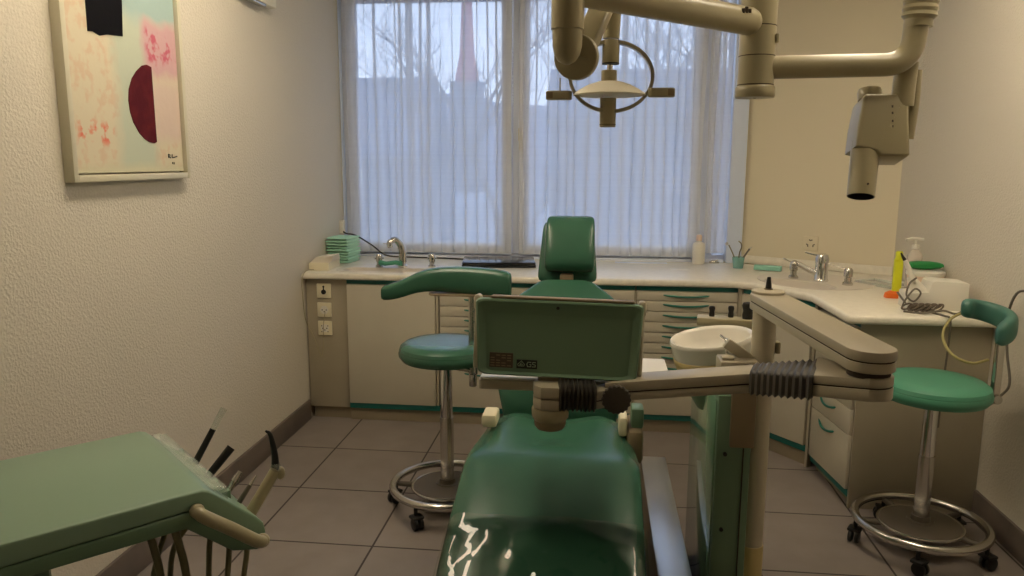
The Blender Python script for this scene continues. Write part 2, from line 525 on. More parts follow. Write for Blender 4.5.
G().box(.73, .80, 4.945, 4.95, .91, 2.51, 0).build('pane', 'glass', sash, smooth=None)
g = G(); g.box(-.505, -.475, 4.885, 4.905, 1.62, 1.70, .004); g.box(-.498, -.482, 4.865, 4.885, 1.56, 1.68, .005)
g.build('window_handle', 'white', win)
struct(G().box(.805, .90, 4.855, 4.925, .871, 2.56, .006).build('trim_1', 'frame_blue'))
struct(G().box(XL, XL + .012, 4.86, 4.925, .87, 2.56, .006).build('trim_2', 'frame_blue'))
g = G(); g.box(XL, .80, 4.895, 4.93, .86, .885, .004)
struct(g.build('window_sill', 'frame_white'))

# net curtains: gathered cloth with overlapping folds
def curtain(name, x0, x1, y, z0, z1, label, pitch=.062, seed=1, amp=.013, fold=1.15):
    rnd = random.Random(seed)
    g = G()
    n = int((x1 - x0) / pitch)
    steps = 10
    xs = []; ws = [rnd.uniform(.55, 1.6) for _ in range(n)]
    tot = sum(ws); x = x0; segs = []
    for w in ws:
        segs.append((x, w / tot * (x1 - x0), rnd.uniform(.25, 1.0), rnd.uniform(.5, 1.2))); x += w / tot * (x1 - x0)
    for sx, w, f, am in segs:
        for k in range(steps):
            t = k / steps
            px = sx + w * t + w * fold * f * math.sin(2 * PI * t) / 2.2
            py = -amp * am * math.cos(2 * PI * t)
            xs.append((px, py, am))
    xs.append((x1, 0, 1))
    nz = 10; rings = []
    for j in range(nz + 1):
        u = j / nz
        z = z0 + (z1 - z0) * u
        rings.append([(px + .004 * math.sin(7 * u + i * .15), y + py * (1.15 - .3 * u), z) for i, (px, py, am) in enumerate(xs)])
    g.loft(rings, closed=False)
    root = thing(name, label, 'curtain', ((x0 + x1) / 2, y, z0))
    root['group'] = 'net curtains on the window'
    I = rel(root)
    bmesh.ops.transform(g.bm, matrix=I, verts=g.bm.verts)
    g.build('curtain_cloth', 'net', root, smooth=60)
    q = G(); q.cyl((x0, y, z1 + .004), (x1, y, z1 + .004), .005, n=10)
    bmesh.ops.transform(q.bm, matrix=I, verts=q.bm.verts)
    q.build('curtain_rod', 'white', root)
    hm = G(); hm.loft([[(px, y + py * 1.15 - .001, z0 + dz) for px, py, am in xs] for dz in (0, .018)], closed=False)
    bmesh.ops.transform(hm.bm, matrix=I, verts=hm.bm.verts)
    hm.build('hem', 'net', root, smooth=60)
    return root
curtain('net_curtain', -1.628, -.545, 4.878, .905, 2.50, 'sheer white net curtain over the left window sash, behind the tall chrome tap', seed=3)
curtain('net_curtain', -.495, .64, 4.878, .905, 2.50, 'sheer white net curtain over the wide right window sash, behind the green headrest', seed=8)
curtain('net_curtain', .665, .80, 4.878, .93, 2.50, 'narrow sheer net curtain at the right end of the window, behind the white bottle', pitch=.03, seed=5)

# ---------------------------------------------------------------- outside
tag(G().box(-160, 160, 6, 420, -3.3, -3.2, 0).build('snowy_ground', 'ground', smooth=None), 'pale winter ground outside the window', 'ground', kind='stuff')
hl = G(); rnd = random.Random(2); top = []
for i in range(81):
    x_ = -150 + 300 * i / 80
    top.append((x_, 9 + 6 * math.sin(x_ * .021 + 2.2) + 2.2 * math.sin(x_ * .11) + rnd.uniform(-.8, .8)))
hl.loft([[(x_, 150, -3.25) for x_, h_ in top], [(x_, 156, h_ * .6) for x_, h_ in top], [(x_, 166, h_) for x_, h_ in top], [(x_, 200, h_ * .7) for x_, h_ in top], [(x_, 230, -3.25) for x_, h_ in top]], closed=False)
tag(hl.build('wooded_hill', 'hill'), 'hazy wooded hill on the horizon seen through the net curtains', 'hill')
def house(x, y, w, d, z0, h, rh, label, lit=()):
    t = thing('house', label, 'house', (x, y, z0), 0, 'houses outside')
    G().box(-w / 2, w / 2, -d / 2, d / 2, 0, h, 0).build('house_wall', 'house', t, smooth=None)
    g = G()
    g.loft([[(-w / 2 - .3, -d / 2 - .3, h), (w / 2 + .3, -d / 2 - .3, h), (w / 2 + .3, 0, h + rh), (-w / 2 - .3, 0, h + rh)],
            [(-w / 2 - .3, d / 2 + .3, h), (w / 2 + .3, d / 2 + .3, h), (w / 2 + .3, .01, h + rh), (-w / 2 - .3, .01, h + rh)]])
    g.build('roof', 'roof', t, smooth=None)
    for (lx, lz, lw, lh) in lit:
        G().box(lx - lw / 2, lx + lw / 2, -d / 2 - .06, -d / 2, lz - lh / 2, lz + lh / 2, 0).build('lit_window', 'lit', t, smooth=None)
    return t
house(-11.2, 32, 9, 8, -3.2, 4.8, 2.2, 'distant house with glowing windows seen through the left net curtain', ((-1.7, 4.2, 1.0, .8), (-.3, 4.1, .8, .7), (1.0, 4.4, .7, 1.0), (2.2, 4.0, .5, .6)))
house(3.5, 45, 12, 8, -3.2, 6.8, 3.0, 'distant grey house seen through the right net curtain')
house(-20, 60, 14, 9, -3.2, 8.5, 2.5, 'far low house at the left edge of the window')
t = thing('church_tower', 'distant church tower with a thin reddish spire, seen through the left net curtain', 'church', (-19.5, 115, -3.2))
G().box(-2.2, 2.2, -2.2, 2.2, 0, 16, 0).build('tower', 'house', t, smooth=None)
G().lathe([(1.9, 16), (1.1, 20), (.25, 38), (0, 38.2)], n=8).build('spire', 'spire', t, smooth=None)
def bare_tree(x, y, z, h, seed, label):
    rnd = random.Random(seed)
    t = thing('bare_tree', label, 'tree', (x, y, z), 0, 'bare trees outside')
    tr = G(); br = G()
    def grow(p, d, l, r, lev):
        pts = [p]; q = p; dd = d
        for _ in range(3):
            dd = (dd + Vector((rnd.uniform(-.2, .2), rnd.uniform(-.2, .2), rnd.uniform(-.05, .15)))).normalized()
            q = q + dd * l / 3; pts.append(q)
        (tr if lev == 0 else br).tube(pts, [r, r * .9, r * .75, r * .6], 6 if lev < 2 else 4, cap=False)
        if lev >= 5: return
        for k in range((6, 4, 4, 4, 3)[lev]):
            bp = pts[rnd.choice((1, 2, 3, 3))]
            nd = (dd * .7 + Vector((rnd.uniform(-1, 1), rnd.uniform(-1, 1), rnd.uniform(-.1, .7)))).normalized()
            grow(bp, nd, l * rnd.uniform(.5, .72), r * .5, lev + 1)
    grow(Vector((0, 0, 0)), Vector((0, 0, 1)), h * .42, h * .012, 0)
    tr.build('trunk', 'bark', t); br.build('branches', 'bark', t)
bare_tree(1.8, 21, -3.2, 12, 3, 'bare tree outside, behind the operating lamp')
bare_tree(-3.0, 26, -3.2, 12, 7, 'bare tree outside, just left of the window mullion')
bare_tree(4.6, 27, -3.2, 13, 11, 'bare tree outside near the right end of the window')

# ---------------------------------------------------------------- fitted furniture
CT = .87
def plate_holes(outer, holes, z0, z1, b=.012):
    g = G(); tb = bmesh.new()
    loops = [outer] + holes
    for z in (z0, z1):
        es = []
        for lp in loops:
            vs = [tb.verts.new((p[0], p[1], z)) for p in lp]
            es += [tb.edges.new((vs[i], vs[(i + 1) % len(vs)])) for i in range(len(vs))]
        bmesh.ops.triangle_fill(tb, use_beauty=True, use_dissolve=False, edges=es)
    tb.verts.ensure_lookup_table()
    N = len(tb.verts) // 2
    off = 0
    for lp in loops:
        n = len(lp)
        for i in range(n):
            a, b2 = off + i, off + (i + 1) % n
            tb.faces.new((tb.verts[a], tb.verts[b2], tb.verts[b2 + N], tb.verts[a + N]))
        off += n
    bmesh.ops.recalc_face_normals(tb, faces=tb.faces)
    if b:
        nO = len(outer)
        vs = list(tb.verts)
        S = set(vs[:nO]) | set(vs[N:N + nO])
        ed = [e for e in tb.edges if e.verts[0] in S and e.verts[1] in S and len(e.link_faces) == 2 and abs(e.verts[0].co.z - e.verts[1].co.z) < 1e-6
              and any(abs(f.normal.z) < .3 for f in e.link_faces)]
        bmesh.ops.bevel(tb, geom=ed, offset=b, segments=3, profile=.5, affect='EDGES')
    g._merge(tb)
    return g

def ellipse(cx, cy, a, b, ang, n=36):
    return [(cx + a * math.cos(t) * math.cos(ang) - b * math.sin(t) * math.sin(ang), cy + a * math.cos(t) * math.sin(ang) + b * math.sin(t) * math.cos(ang)) for t in [2 * PI * k / n for k in range(n)]]
LS = rrect(-1.45, -.88, 4.185, 4.335, .06)
LS = list(LS)
RSc = (1.055, 4.06); RA = R(-50)
RS = ellipse(RSc[0], RSc[1], .20, .115, RA)
outer = [(XL + .002, 4.105), (.735, 4.115)]
outer += [(.80, 4.075), (1.005, 3.79), (1.030, 3.745), (1.044, 3.26), (1.058, 3.245), (wall_R(3.25) - .002, 3.245), (CORN[0] - .003, CORN[1] - .003), (ANG0[0] + .005, 4.893), (XL + .002, 4.893)]
wt = plate_holes(outer, [LS, RS], CT - .038, CT, .013).build('worktop', 'worktop', smooth=50)
tag(wt, 'long cream worktop running under the window and round the corner to the right wall', 'worktop')
# upstand on the slanted wall and right wall
g = G()
def strip(g, a, b, w, z0, z1):
    a = Vector((*a, 0)); b = Vector((*b, 0)); d = (b - a).normalized(); nrm = Vector((d.y, -d.x, 0)) * w
    g.prism([(a.x, a.y), (b.x, b.y), ((b + nrm).x, (b + nrm).y), ((a + nrm).x, (a + nrm).y)], z0, z1, .003)
strip(g, (ANG0[0] + .02, ANG0[1] - .016), (CORN[0] - .004, CORN[1] - .006), .012, CT, CT + .05)
g.build('upstand', 'worktop', wt)

def sink(name, outline, depth, label, loc):
    cx = sum(p[0] for p in outline) / len(outline); cy = sum(p[1] for p in outline) / len(outline)
    t = thing(name, label, 'sink', (cx, cy, CT))
    I = rel(t)
    g = G()
    def scl(s, z): return [(p[0] * s + cx * (1 - s), p[1] * s + cy * (1 - s), z) for p in outline]
    g.loft([scl(1.0, CT - .003), scl(.985, CT - .002), scl(.96, CT - .03), scl(.90, CT - depth * .8), scl(.75, CT - depth), scl(.02, CT - depth - .006)], cap=False)
    bmesh.ops.transform(g.bm, matrix=I, verts=g.bm.verts)
    g.build('basin', 'sinkm', t)
    G().lathe([(0, 0), (.022, 0), (.026, .003), (.018, .006), (0, .004)], (0, 0, -depth - .004)).build('drain', 'chrome', t)
    return t
sink('sink', LS, .13, 'pale sink basin under the left end of the window', None)
LEDGE1 = plate_holes(rrect(-1.49, -.85, 4.165, 4.50, .08), [LS], CT + .0003, CT + .003, 0)
ldg = LEDGE1.build('sink_ledge', 'sinkm'); ldg.parent = bpy.data.objects['sink']; ldg.matrix_parent_inverse = Matrix.Translation(-bpy.data.objects['sink'].location)
sink('sink', RS, .12, 'oval corner sink basin in front of the slanted wall', None)

ldg = plate_holes(ellipse(1.165, 4.185, .30, .285, RA), [RS], CT + .0003, CT + .003, 0).build('sink_ledge', 'sinkm'); ldg.parent = bpy.data.objects['sink.001']; ldg.matrix_parent_inverse = Matrix.Translation(-bpy.data.objects['sink.001'].location)
# tap with a tall curved spout, and two cross-head valves (left sink)
tp = thing('tap', 'tall chrome tap with a curved pull-out spout at the left sink', 'tap', (-1.135, 4.385, CT + .003))
G().lathe([(0, 0), (.026, 0), (.028, .01), (.020, .018), (.019, .045), (0, .045)]).build('tap_base', 'chrome', tp)
G().tube(spline([(0, 0, .03), (-.002, .002, .09), (-.014, -.006, .135), (-.035, -.03, .165), (-.055, -.05, .158)], 6), [.023 - .0003 * i for i in range(25)], 18).build('spout', 'chrome_soft', tp)
G().tube(spline([(-.045, -.04, .16), (-.062, -.056, .152), (-.058, -.055, .12)], 5), [.016] * 10 + [.012], 14).build('spray_head', 'chrome', tp)
G().tube([(-.058, -.05, .14), (-.10, -.06, .146)], [.003, .004], 8).build('lever', 'chrome', tp)
def valve(x, y, label, rz=0):
    v = thing('water_valve', label, 'valve', (x, y, CT + .003), rz, 'chrome valves at the left sink')
    G().lathe([(0, 0), (.022, 0), (.022, .008), (.015, .015), (.015, .03), (.019, .034), (.019, .07), (.014, .078), (0, .08)]).build('valve_body', 'chrome_soft', v)
    g = G()
    for k in range(4):
        a = k * PI / 2 + .4; g.cyl((0, 0, .052), (.027 * math.cos(a), .027 * math.sin(a), .052), .006, n=10)
    g.build('cross_handle', 'chrome', v)
    return v
valve(-1.272, 4.365, 'chrome valve left of the tall tap at the left sink')
valve(-.965, 4.41, 'chrome valve right of the tall tap at the left sink')

# corner sink mixer
mx = thing('mixer_tap', 'chrome mixer tap with a side spout at the corner sink', 'tap', (1.190, 4.165, CT + .003), R(-40))
g = G(); g.lathe([(0, 0), (.036, 0), (.038, .008), (.034, .015), (.033, .09), (.036, .12), (.028, .142), (.012, .15), (0, .151)])
g.build('mixer_body', 'chrome', mx)
G().tube(spline([(0, 0, .035), (-.05, -.03, .055), (-.095, -.06, .085), (-.11, -.07, .085)], 5), .015, 14).build('spout', 'chrome', mx)
G().ball((-.115, -.075, .088), .02).build('spout_end', 'chrome_soft', mx)
G().tube([(0, 0, .135), (-.05, -.012, .14), (-.085, -.022, .15)], [.008, .005, .005], 10).build('lever', 'chrome', mx)
def elbow_tap(x, y, rz, label, ln):
    v = thing('elbow_tap', label, 'tap', (x, y, CT + .003), rz, 'elbow taps at the corner sink')
    G().lathe([(0, 0), (.026, 0), (.026, .01), (.018, .018), (.017, .04), (.022, .045), (.022, .078), (.015, .088), (0, .09)]).build('tap_body', 'chrome_soft', v)
    G().tube([(0, 0, .08), (-ln * .5, -.0, .093), (-ln, 0, .108)], [.006, .004, .005], 8).build('lever', 'chrome', v)
elbow_tap(1.072, 4.262, R(10), 'chrome elbow tap left of the mixer at the corner sink', .06)
elbow_tap(1.292, 4.055, R(-10), 'chrome elbow tap with long lever, right of the mixer at the corner sink', .10)

def handle(parent, x0, x1, z, y=-.004, drop=.012, mat_='teal_handle'):
    g = G(); n = 14; up = []; 
    for k in range(n + 1):
        t = k / n; s_ = math.sin(PI * t) ** .6 if 0 < t < 1 else 0
        up.append((x0 + (x1 - x0) * t, y - .026 * s_, z - drop * s_))
    g.tube(up, [.0055] * len(up), 8)
    return g.build('handle', mat_, parent)

def carcass(t, w, dpt, z0=.107, z1=.805, side='laminate_edge', plinth=True):
    g = G(); g.box(0, w, .0, dpt, z0, CT - .042, .001); g.build('carcass', side, t)
    if plinth:
        G().box(0, w, .035, .05, .072, .108, .001).build('bottom_trim', 'teal', t)
        G().box(0, w, .012, .035, 0.0, .074, .001).build('plinth', 'plinth', t)
        G().box(0, w, -.008, .004, .075, .106, .001).build('teal_rail', 'teal', t)
        G().box(.0, w, -.004, .006, z1 + .001, CT - .040, .001).build('top_rail', 'teal', t)

# socket filler panel
t = thing('socket_panel', 'narrow beige cabinet panel with three sockets beside the left wall', 'cabinet', (XL + .008, 4.15, 0))
G().box(0, .245, 0, .06, .075, CT - .040, .002).build('panel', 'end_panel', t)
G().box(0.012, .24, .03, .06, .0, .075, .001).build('plinth', 'plinth', t)
def socket(z, kind, label):
    s = thing('wall_socket', label, 'socket', (XL + .115, 4.149, z), 0, 'sockets on the narrow panel')
    G().box(-.042, .042, -.010, 0, -.042, .042, .004).build('plate', 'cream', s)
    g = G()
    if kind == 0:
        g.cyl((0, -.010, -.006), (0, -.014, -.006), .014, n=24); g.cyl((0, -.010, .024), (0, -.013, .024), .006, n=16)
        g.box(-.003, .003, -.014, -.01, .0, .022, 0)
        g.build('key_hole', 'black', s)
    else:
        G().prism(ellipse(0, 0, .026, .026, 0, 6), 0, .002, T=Matrix.Rotation(PI / 2, 4, 'X') @ Matrix.Translation((0, 0, .010))).build('socket_recess', 'white', s)
        for hx, hz in ((-.012, 0), (.012, 0), (0, -.010)):
            g.cyl((hx, -.0122, hz), (hx, -.0128, hz), .0035, n=12)
        if kind == 2:
            for hx, hz in ((-.018, .014), (.018, .014), (-.018, -.02), (.018, -.02)): g.cyl((hx, -.0122, hz), (hx, -.0128, hz), .003, n=10)
        g.build('pin_holes', 'black', s)
socket(.762, 0, 'cream switch plate with a black knob, topmost of three on the narrow panel')
socket(.652, 1, 'cream wall socket in the middle of three on the narrow panel')
socket(.545, 2, 'cream multi-way socket, lowest of three on the narrow panel')

# sink cupboard with one wide door
t = thing('sink_cupboard', 'beige sink cupboard with one wide plain door, beside the socket panel', 'cabinet', (-1.402, 4.15, 0))
carcass(t, .53, .70)
G().box(.004, .512, -.019, 0, .109, .803, .002).build('door', 'laminate', t)
G().box(.517, .530, -.014, 0, .109, .803, .001).build('side_strip', 'laminate_edge', t)

def drawer_unit(x, label):
    t = thing('drawer_unit', label, 'cabinet', (x, 4.15, 0), 0, 'drawer units under the window')
    W = .538
    carcass(t, W, .70)
    z = .803
    for k in range(8):
        h = .0585 if k else .052
        z1 = z; z0 = z - h
        d = G().box(.004, W - .004, -.019, 0, z0 + .0025, z1 - .0015, .0015).build('drawer', 'laminate', t)
        handle(d, .125, .405, z1 - .014)
        z = z0
    d = G().box(.004, W - .004, -.019, 0, .109, z - .003, .0015).build('drawer', 'laminate', t)
    handle(d, .125, .405, z - .03)
    G().box(W, W + .008, -.008, .3, .109, .803, .001).build('side_strip', 'laminate_edge', t)
    return t
drawer_unit(-.868, 'beige drawer unit with teal bow handles behind the left stool')
u = [o for o in bpy.data.objects if o.name == 'drawer_unit'][0]
c = copy_tree(u); c.location.x = -.322; c['label'] = 'beige drawer unit mostly hidden behind the green treatment chair'
c = copy_tree(u); c.location.x = .224; c['label'] = 'beige drawer unit with a stack of teal handles behind the white bowl'

# diagonal corner cupboard
a = Vector((.772, 4.15)); b = Vector((1.078, 3.735)); L_ = (b - a).length; an = math.atan2(b.y - a.y, b.x - a.x)
t = thing('corner_cupboard', 'diagonal corner cupboard with one plain door under the oval sink', 'cabinet', (a.x, a.y, 0), an)
g = G(); g.box(.03, L_ - .012, 0, .30, .109, CT - .042, .001); g.build('carcass', 'laminate_edge', t)
G().box(0.03, L_ - .02, .012, .035, 0, .074, .001).build('plinth', 'plinth', t)
G().box(.03, L_ - .02, -.008, .004, .075, .106, .001).build('teal_rail', 'teal', t)
G().box(.03, L_ - .02, -.004, .006, .806, CT - .040, .001).build('top_rail', 'teal', t)
G().box(.035, L_ - .035, -.019, 0, .109, .803, .002).build('door', 'laminate', t)
for a_, b_ in ((-.004, .026), (L_ - .026, L_ - .012)): G().box(a_, b_, -.011, .02, .0, CT - .042, .001).build('corner_post', 'laminate_edge', t)

# right wing unit: drawers face left, end panel faces the room
a = Vector((1.080, 3.725)); b = Vector((1.128, 3.31)); L_ = (b - a).length; an = math.atan2(b.y - a.y, b.x - a.x)
t = thing('wing_drawer_unit', 'low drawer unit on the right wing with teal handles and a plain end panel', 'cabinet', (a.x, a.y, 0), an)
G().box(0, L_, 0, .44, .075, CT - .042, .001).build('carcass', 'laminate_edge', t)
G().box(0, L_ - .02, .025, .06, 0, .075, .001).build('plinth', 'plinth', t)
G().box(0, L_, -.008, .004, .045, .075, .001).build('teal_rail', 'teal', t)
G().box(0, L_, -.004, .006, .806, CT - .040, .001).build('top_rail', 'teal', t)
for z0, z1 in ((.625, .803), (.442, .622), (.327, .439), (.079, .324)):
    d = G().box(.004, L_ - .004, -.019, 0, z0, z1, .002).build('drawer', 'laminate', t)
    handle(d, .08, .28, z1 - .022, drop=.03)
I = Matrix.Rotation(-an, 4, 'Z') @ Matrix.Translation((-a.x, -a.y, 0))
g = G(); g.prism([(1.122, 3.292), (wall_R(3.3) - .002, 3.292), (wall_R(3.3) - .002, 3.310), (1.122, 3.310)], 0, CT - .040, .001, T=I)
g.build('end_panel', 'end_panel', t)
sub = bpy.data.objects
# ---------------------------------------------------------------- things on the worktop
# folded towels
zt = CT + .001
for i in range(9):
    h = .0178
    t = thing('folded_towel', f'mint green towel in the stack by the left wall', 'towel', (-1.560 + random.uniform(-.005, .005), 4.585 + random.uniform(-.004, .004), zt), R(-8 + random.uniform(-2, 2)), 'mint towels stacked by the left wall')
    w, d = .068, .105
    names = ['bottom', 'second from the bottom', 'third from the bottom', 'fourth from the bottom', 'middle', 'fourth from the top', 'third from the top', 'second from the top', 'top']
    t['label'] = f'folded mint green towel, {names[i]} of the stack by the left wall'
    for k in range(1):
        r = []; w = .068 + random.uniform(-.004, .003); d = .105 + random.uniform(-.006, .004)
        for s_ in (-1, -.96, -.8, 0, .8, .96, 1):
            hh = h * .50 * (.35 if abs(s_) > .99 else 1); r.append([(s_ * w, y, z + .0012 * math.sin(9 * y / d + i * 2 + s_ * 2)) for y, z in sup(0, h * .5, d * (1 - .03 * (abs(s_) > .9)), hh, 24, 2.4)])
        G().loft(r).build('cloth', 'towel', t)
    zt += h

# tissue pack
t = thing('napkin_box', 'cream box of paper napkins on the left end of the worktop', 'box', (-1.575, 4.26, CT), R(2))
g = G(); g.box(-.062, .055, -.075, .14, 0, .045, .003); g.build('box_body', 'cream', t)
g = G()
for k in range(5): g.box(-.055 + .004 * k, .06 + .002 * k, -.055 + .012 * k, .13 - .003 * k, .045 + .0055 * k, .050 + .0055 * k, .001, T=Matrix.Rotation(R(-1.5 * k), 4, 'Y'))
g.build('napkins', 'paper', t)
# green sponge cloth lying in the sink
tag(G().loft([[(x, y, z) for y, z in sup(0, .02 + .004 * math.sin(x * 60), .028, .012, 16, 3)] for x in (-.065, -.06, -.03, 0, .03, .06, .065)]).build('sponge_cloth', 'teal_cloth', loc=(-1.195, 4.335, CT + .012)), 'green wash cloth at the back of the left sink', 'cloth')
bpy.data.objects['sponge_cloth'].data.materials[0] = mat('green_cloth', srgb(80, 150, 120), .9)
# flat black case
t = thing('black_case', 'flat black case lying on the worktop behind the left stool backrest', 'case', (-.575, 4.445, CT), R(7))
G().box(-.215, .225, .0, .30, 0, .018, .004).build('case_body', 'black_gloss', t)
G().box(-.213, .223, .002, .298, .0185, .032, .004).build('case_lid', 'black_gloss', t)
# black cable running along the sill from a corner plug
cab = thing('power_cable', 'black power cable running along the sill behind the left sink', 'cable', (-1.58, 4.80, CT + .17))
I = rel(cab)
g = G(); g.tube([I @ Vector(p) for p in spline([(-1.64, 4.80, 1.045), (-1.60, 4.76, 1.03), (-1.53, 4.74, 1.02), (-1.44, 4.80, .95), (-1.36, 4.83, .885), (-1.2, 4.82, .877), (-1.0, 4.80, .877), (-.9, 4.78, .877), (-.82, 4.76, .877)], 6)], .005, 8)
g.build('cord', 'cable_dark', cab)
G().box(-.075, -.045, -.02, .02, -.01, .07, .004).build('plug', 'white', cab)
# grey cord hanging at the left end
tag(G().tube(spline([(-1.60, 4.20, CT + .006), (-1.628, 4.12, CT + .006), (-1.638, 4.085, .83), (-1.640, 4.09, .74), (-1.632, 4.10, .60), (-1.60, 4.125, .50), (-1.57, 4.135, .40), (-1.56, 4.14, .38), (-1.545, 4.135, .45), (-1.54, 4.13, .56), (-1.525, 4.125, .645)], 6), .0022, 8).build('thin_cord', 'beige'), 'thin grey cord hanging from the left end of the worktop to the middle socket', 'cord')
# white bottle on the sill
t = thing('white_bottle', 'small white bottle with pinkish cap on the right end of the sill', 'bottle', (.632, 4.81, CT))
G().lathe([(0, 0), (.036, 0), (.039, .004), (.039, .115), (.034, .128), (.016, .136), (.016, .145), (0, .145)]).build('bottle_body', 'white', t)
G().lathe([(0, .143), (.018, .143), (.018, .172), (.013, .18), (0, .18)]).build('cap', 'pink_cream', t)
# small metal hinge block at the frame foot
t = thing('window_stay', 'small metal window stay at the foot of the right window frame', 'window stay', (.735, 4.85, CT))
g = G(); g.box(-.03, .03, -.012, .012, 0, .012, .002); g.build('stay_base', 'chrome_soft', t)
G().cyl((-.02, 0, .012), (.025, 0, .02), .005, n=10).build('stay_arm', 'chrome_soft', t)
# printed sheet
tag(G().box(-.055, .055, -.02, .02, 0, .0015, 0).build('paper_note', 'white', loc=(.50, 4.56, CT), rz=R(-12), smooth=None), 'small white paper slip lying on the worktop right of the headrest', 'paper')
tag(G().box(-.16, .16, -.03, .03, 0, .003, 0).build('white_strip', 'frame_white', loc=(.28, 4.80, CT), rz=R(0), smooth=None), 'white plastic strip lying below the window right of the headrest', 'strip')
# aqua cup with instruments
t = thing('instrument_cup', 'aqua plastic cup holding dental instruments on the worktop corner', 'cup', (.845, 4.645, CT))
G().lathe([(0, .003), (.026, .003), (.033, .062), (.035, .066), (.036, .064), (.029, 0), (0, 0)], n=12).build('cup_body', 'cup', t)
for (dx0, dx1, hh, mm, lb, curl) in ((-.012, -.06, .155, 'cable_grey', 'thin mirror leaning left in the aqua cup', 0), (0, .012, .165, 'cable_grey', 'hooked probe standing in the aqua cup', 1), (.012, .062, .13, 'cable_grey', 'thick handled instrument leaning right in the aqua cup', 2)):
    v = thing('dental_instrument', lb, 'instrument', (.845 + dx0 * .5, 4.645, CT + .006), 0, 'instruments in the aqua cup')
    if curl == 1: pts = spline([(0, 0, 0), (.004, 0, .08), (.014, 0, .115), (.012, 0, .14), (-.004, 0, .155)], 5)
    else: pts = [(-dx0 * .5, 0, 0), (dx0 * .5 + dx1 * .4, 0, hh * .55), (dx1 - dx0 * .5, 0, hh * .85)]
    G().tube(pts, .0035 if curl < 2 else .0055, 8).build('shaft', mm, v)
    if curl == 0: G().cyl((dx1 - .004, 0, hh * .85), (dx1 - .012, 0, hh * .85 + .014), .009, n=16).build('mirror_head', 'chrome', v)
    elif curl == 2: G().cyl((dx1 - dx0 * .5, 0, hh * .85), (dx1 + .008, 0, hh * .93), .004, .002, n=10).build('tip', 'chrome', v)
# aqua folded cloth
t = thing('folded_cloth', 'folded aqua cloth lying in front of the slanted wall', 'cloth', (1.00, 4.56, CT + .001), R(-22))
for k in range(3): G().loft([[(s_ * .075, y, z) for y, z in sup(0, .006 + .009 * k, .03 - .003 * k, .005, 16, 4)] for s_ in (-1, -.95, 0, .95, 1)]).build('fold', 'teal_cloth', t)
# socket on the slanted wall
d = Vector((CORN[0] - ANG0[0], CORN[1] - ANG0[1], 0)).normalized(); nrm = Vector((d.y, -d.x, 0))
ts = .475
px = Vector((*ANG0, 0)) + d * ts
t = thing('wall_socket', 'three-way wall socket on the slanted wall above the corner sink', 'socket', (px.x, px.y, 1.02), math.atan2(d.y, d.x))
G().box(-.042, .042, -.009, 0, -.042, .042, .004).build('plate', 'smooth_wall', t)
g = G()
for k in range(3):
    an2 = PI / 2 + k * 2 * PI / 3
    for j in (-1, 0, 1):
        ca = an2 + j * .3; rr_ = .022 - (.004 if j == 0 else 0); g.cyl((rr_ * math.cos(ca), -.009, rr_ * math.sin(ca)), (rr_ * math.cos(ca), -.0105, rr_ * math.sin(ca)), .004, n=10)
g.build('pin_holes', 'cable_grey', t)

# right wing clutter ------------------------------------------------
t = thing('document_tray', 'clear plastic tray lying flat near the right corner', 'tray', (1.49, 4.08, CT), R(-62))
G().box(-.14, .14, -.07, .07, .0, .003, .001).build('tray_base', 'clear', t)
g = G(); g.box(-.14, .14, -.07, -.066, 0, .015, .001); g.box(-.14, .14, .066, .07, 0, .015, .001); g.box(-.14, -.136, -.07, .07, 0, .015, .001); g.box(.136, .14, -.07, .07, 0, .015, .001)
g.build('tray_rim', 'clear', t)
# soap dispenser
t = thing('pump_bottle', 'translucent pump bottle behind the white tub on the right wing', 'bottle', (1.575, 3.97, CT))
G().lathe([(0, 0), (.034, 0), (.036, .01), (.035, .17), (.018, .198), (.014, .202), (.014, .21), (0, .21)]).build('bottle_body', mat('milky_plastic', srgb(225, 215, 200), .3, alpha=.55), t)
G().lathe([(0, .205), (.016, .205), (.016, .225), (.006, .227), (.006, .25), (0, .25)]).build('pump', 'white', t)
G().tube([(0.035, 0, .252), (-.02, 0, .256), (-.05, 0, .249)], [.006, .008, .005], 10).build('nozzle', 'white', t)
# tub with a green pack on top
t = thing('wipes_tub', 'round cream tub with white lid on the right wing', 'tub', (1.560, 3.79, CT))
G().lathe([(0, 0), (.066, 0), (.070, .006), (.078, .085), (.080, .098), (.074, .10), (0, .10)]).build('tub_body', 'pink_cream', t)
G().lathe([(0, .10), (.083, .10), (.085, .105), (.083, .118), (.07, .124), (0, .125)]).build('lid', 'white', t)
t = thing('green_packet', 'glossy green packet lying on the white tub lid', 'packet', (1.555, 3.785, CT + .126), R(-4))
r = []
for s_, k in ((-1, .3), (-.9, .8), (-.5, 1), (.2, 1), (.7, .8), (.95, .5), (1, .2)): r.append([(s_ * .074, y, z) for y, z in sup(0, .021 * 1, .034 * k ** .3, .020 * k, 16, 2.5)])
G().loft(r).build('packet_body', 'green_pack', t)
g = G(); g.ball((.062, -.014, .018), .013, (.9, 1.1, .7)); g.build('packet_tip', 'white', t)
# yellow stick with orange foot
t = thing('yellow_bottle', 'slim yellow bottle on the right wing beside the white device', 'bottle', (1.405, 3.715, CT))
G().box(-.020, .020, -.012, .012, .022, .185, .008).build('bottle_body', 'yellow', t)
G().lathe([(0, .18), (.016, .18), (.016, .212), (.012, .22), (0, .22)]).build('cap', 'yellow', t)
G().loft([[(x, y, z) for x, y in sup(0, 0, w, w * .55, 24, 3)] for z, w in ((0, .050), (.004, .052), (.022, .048), (.032, .030))]).build('orange_foot', 'orange', t)
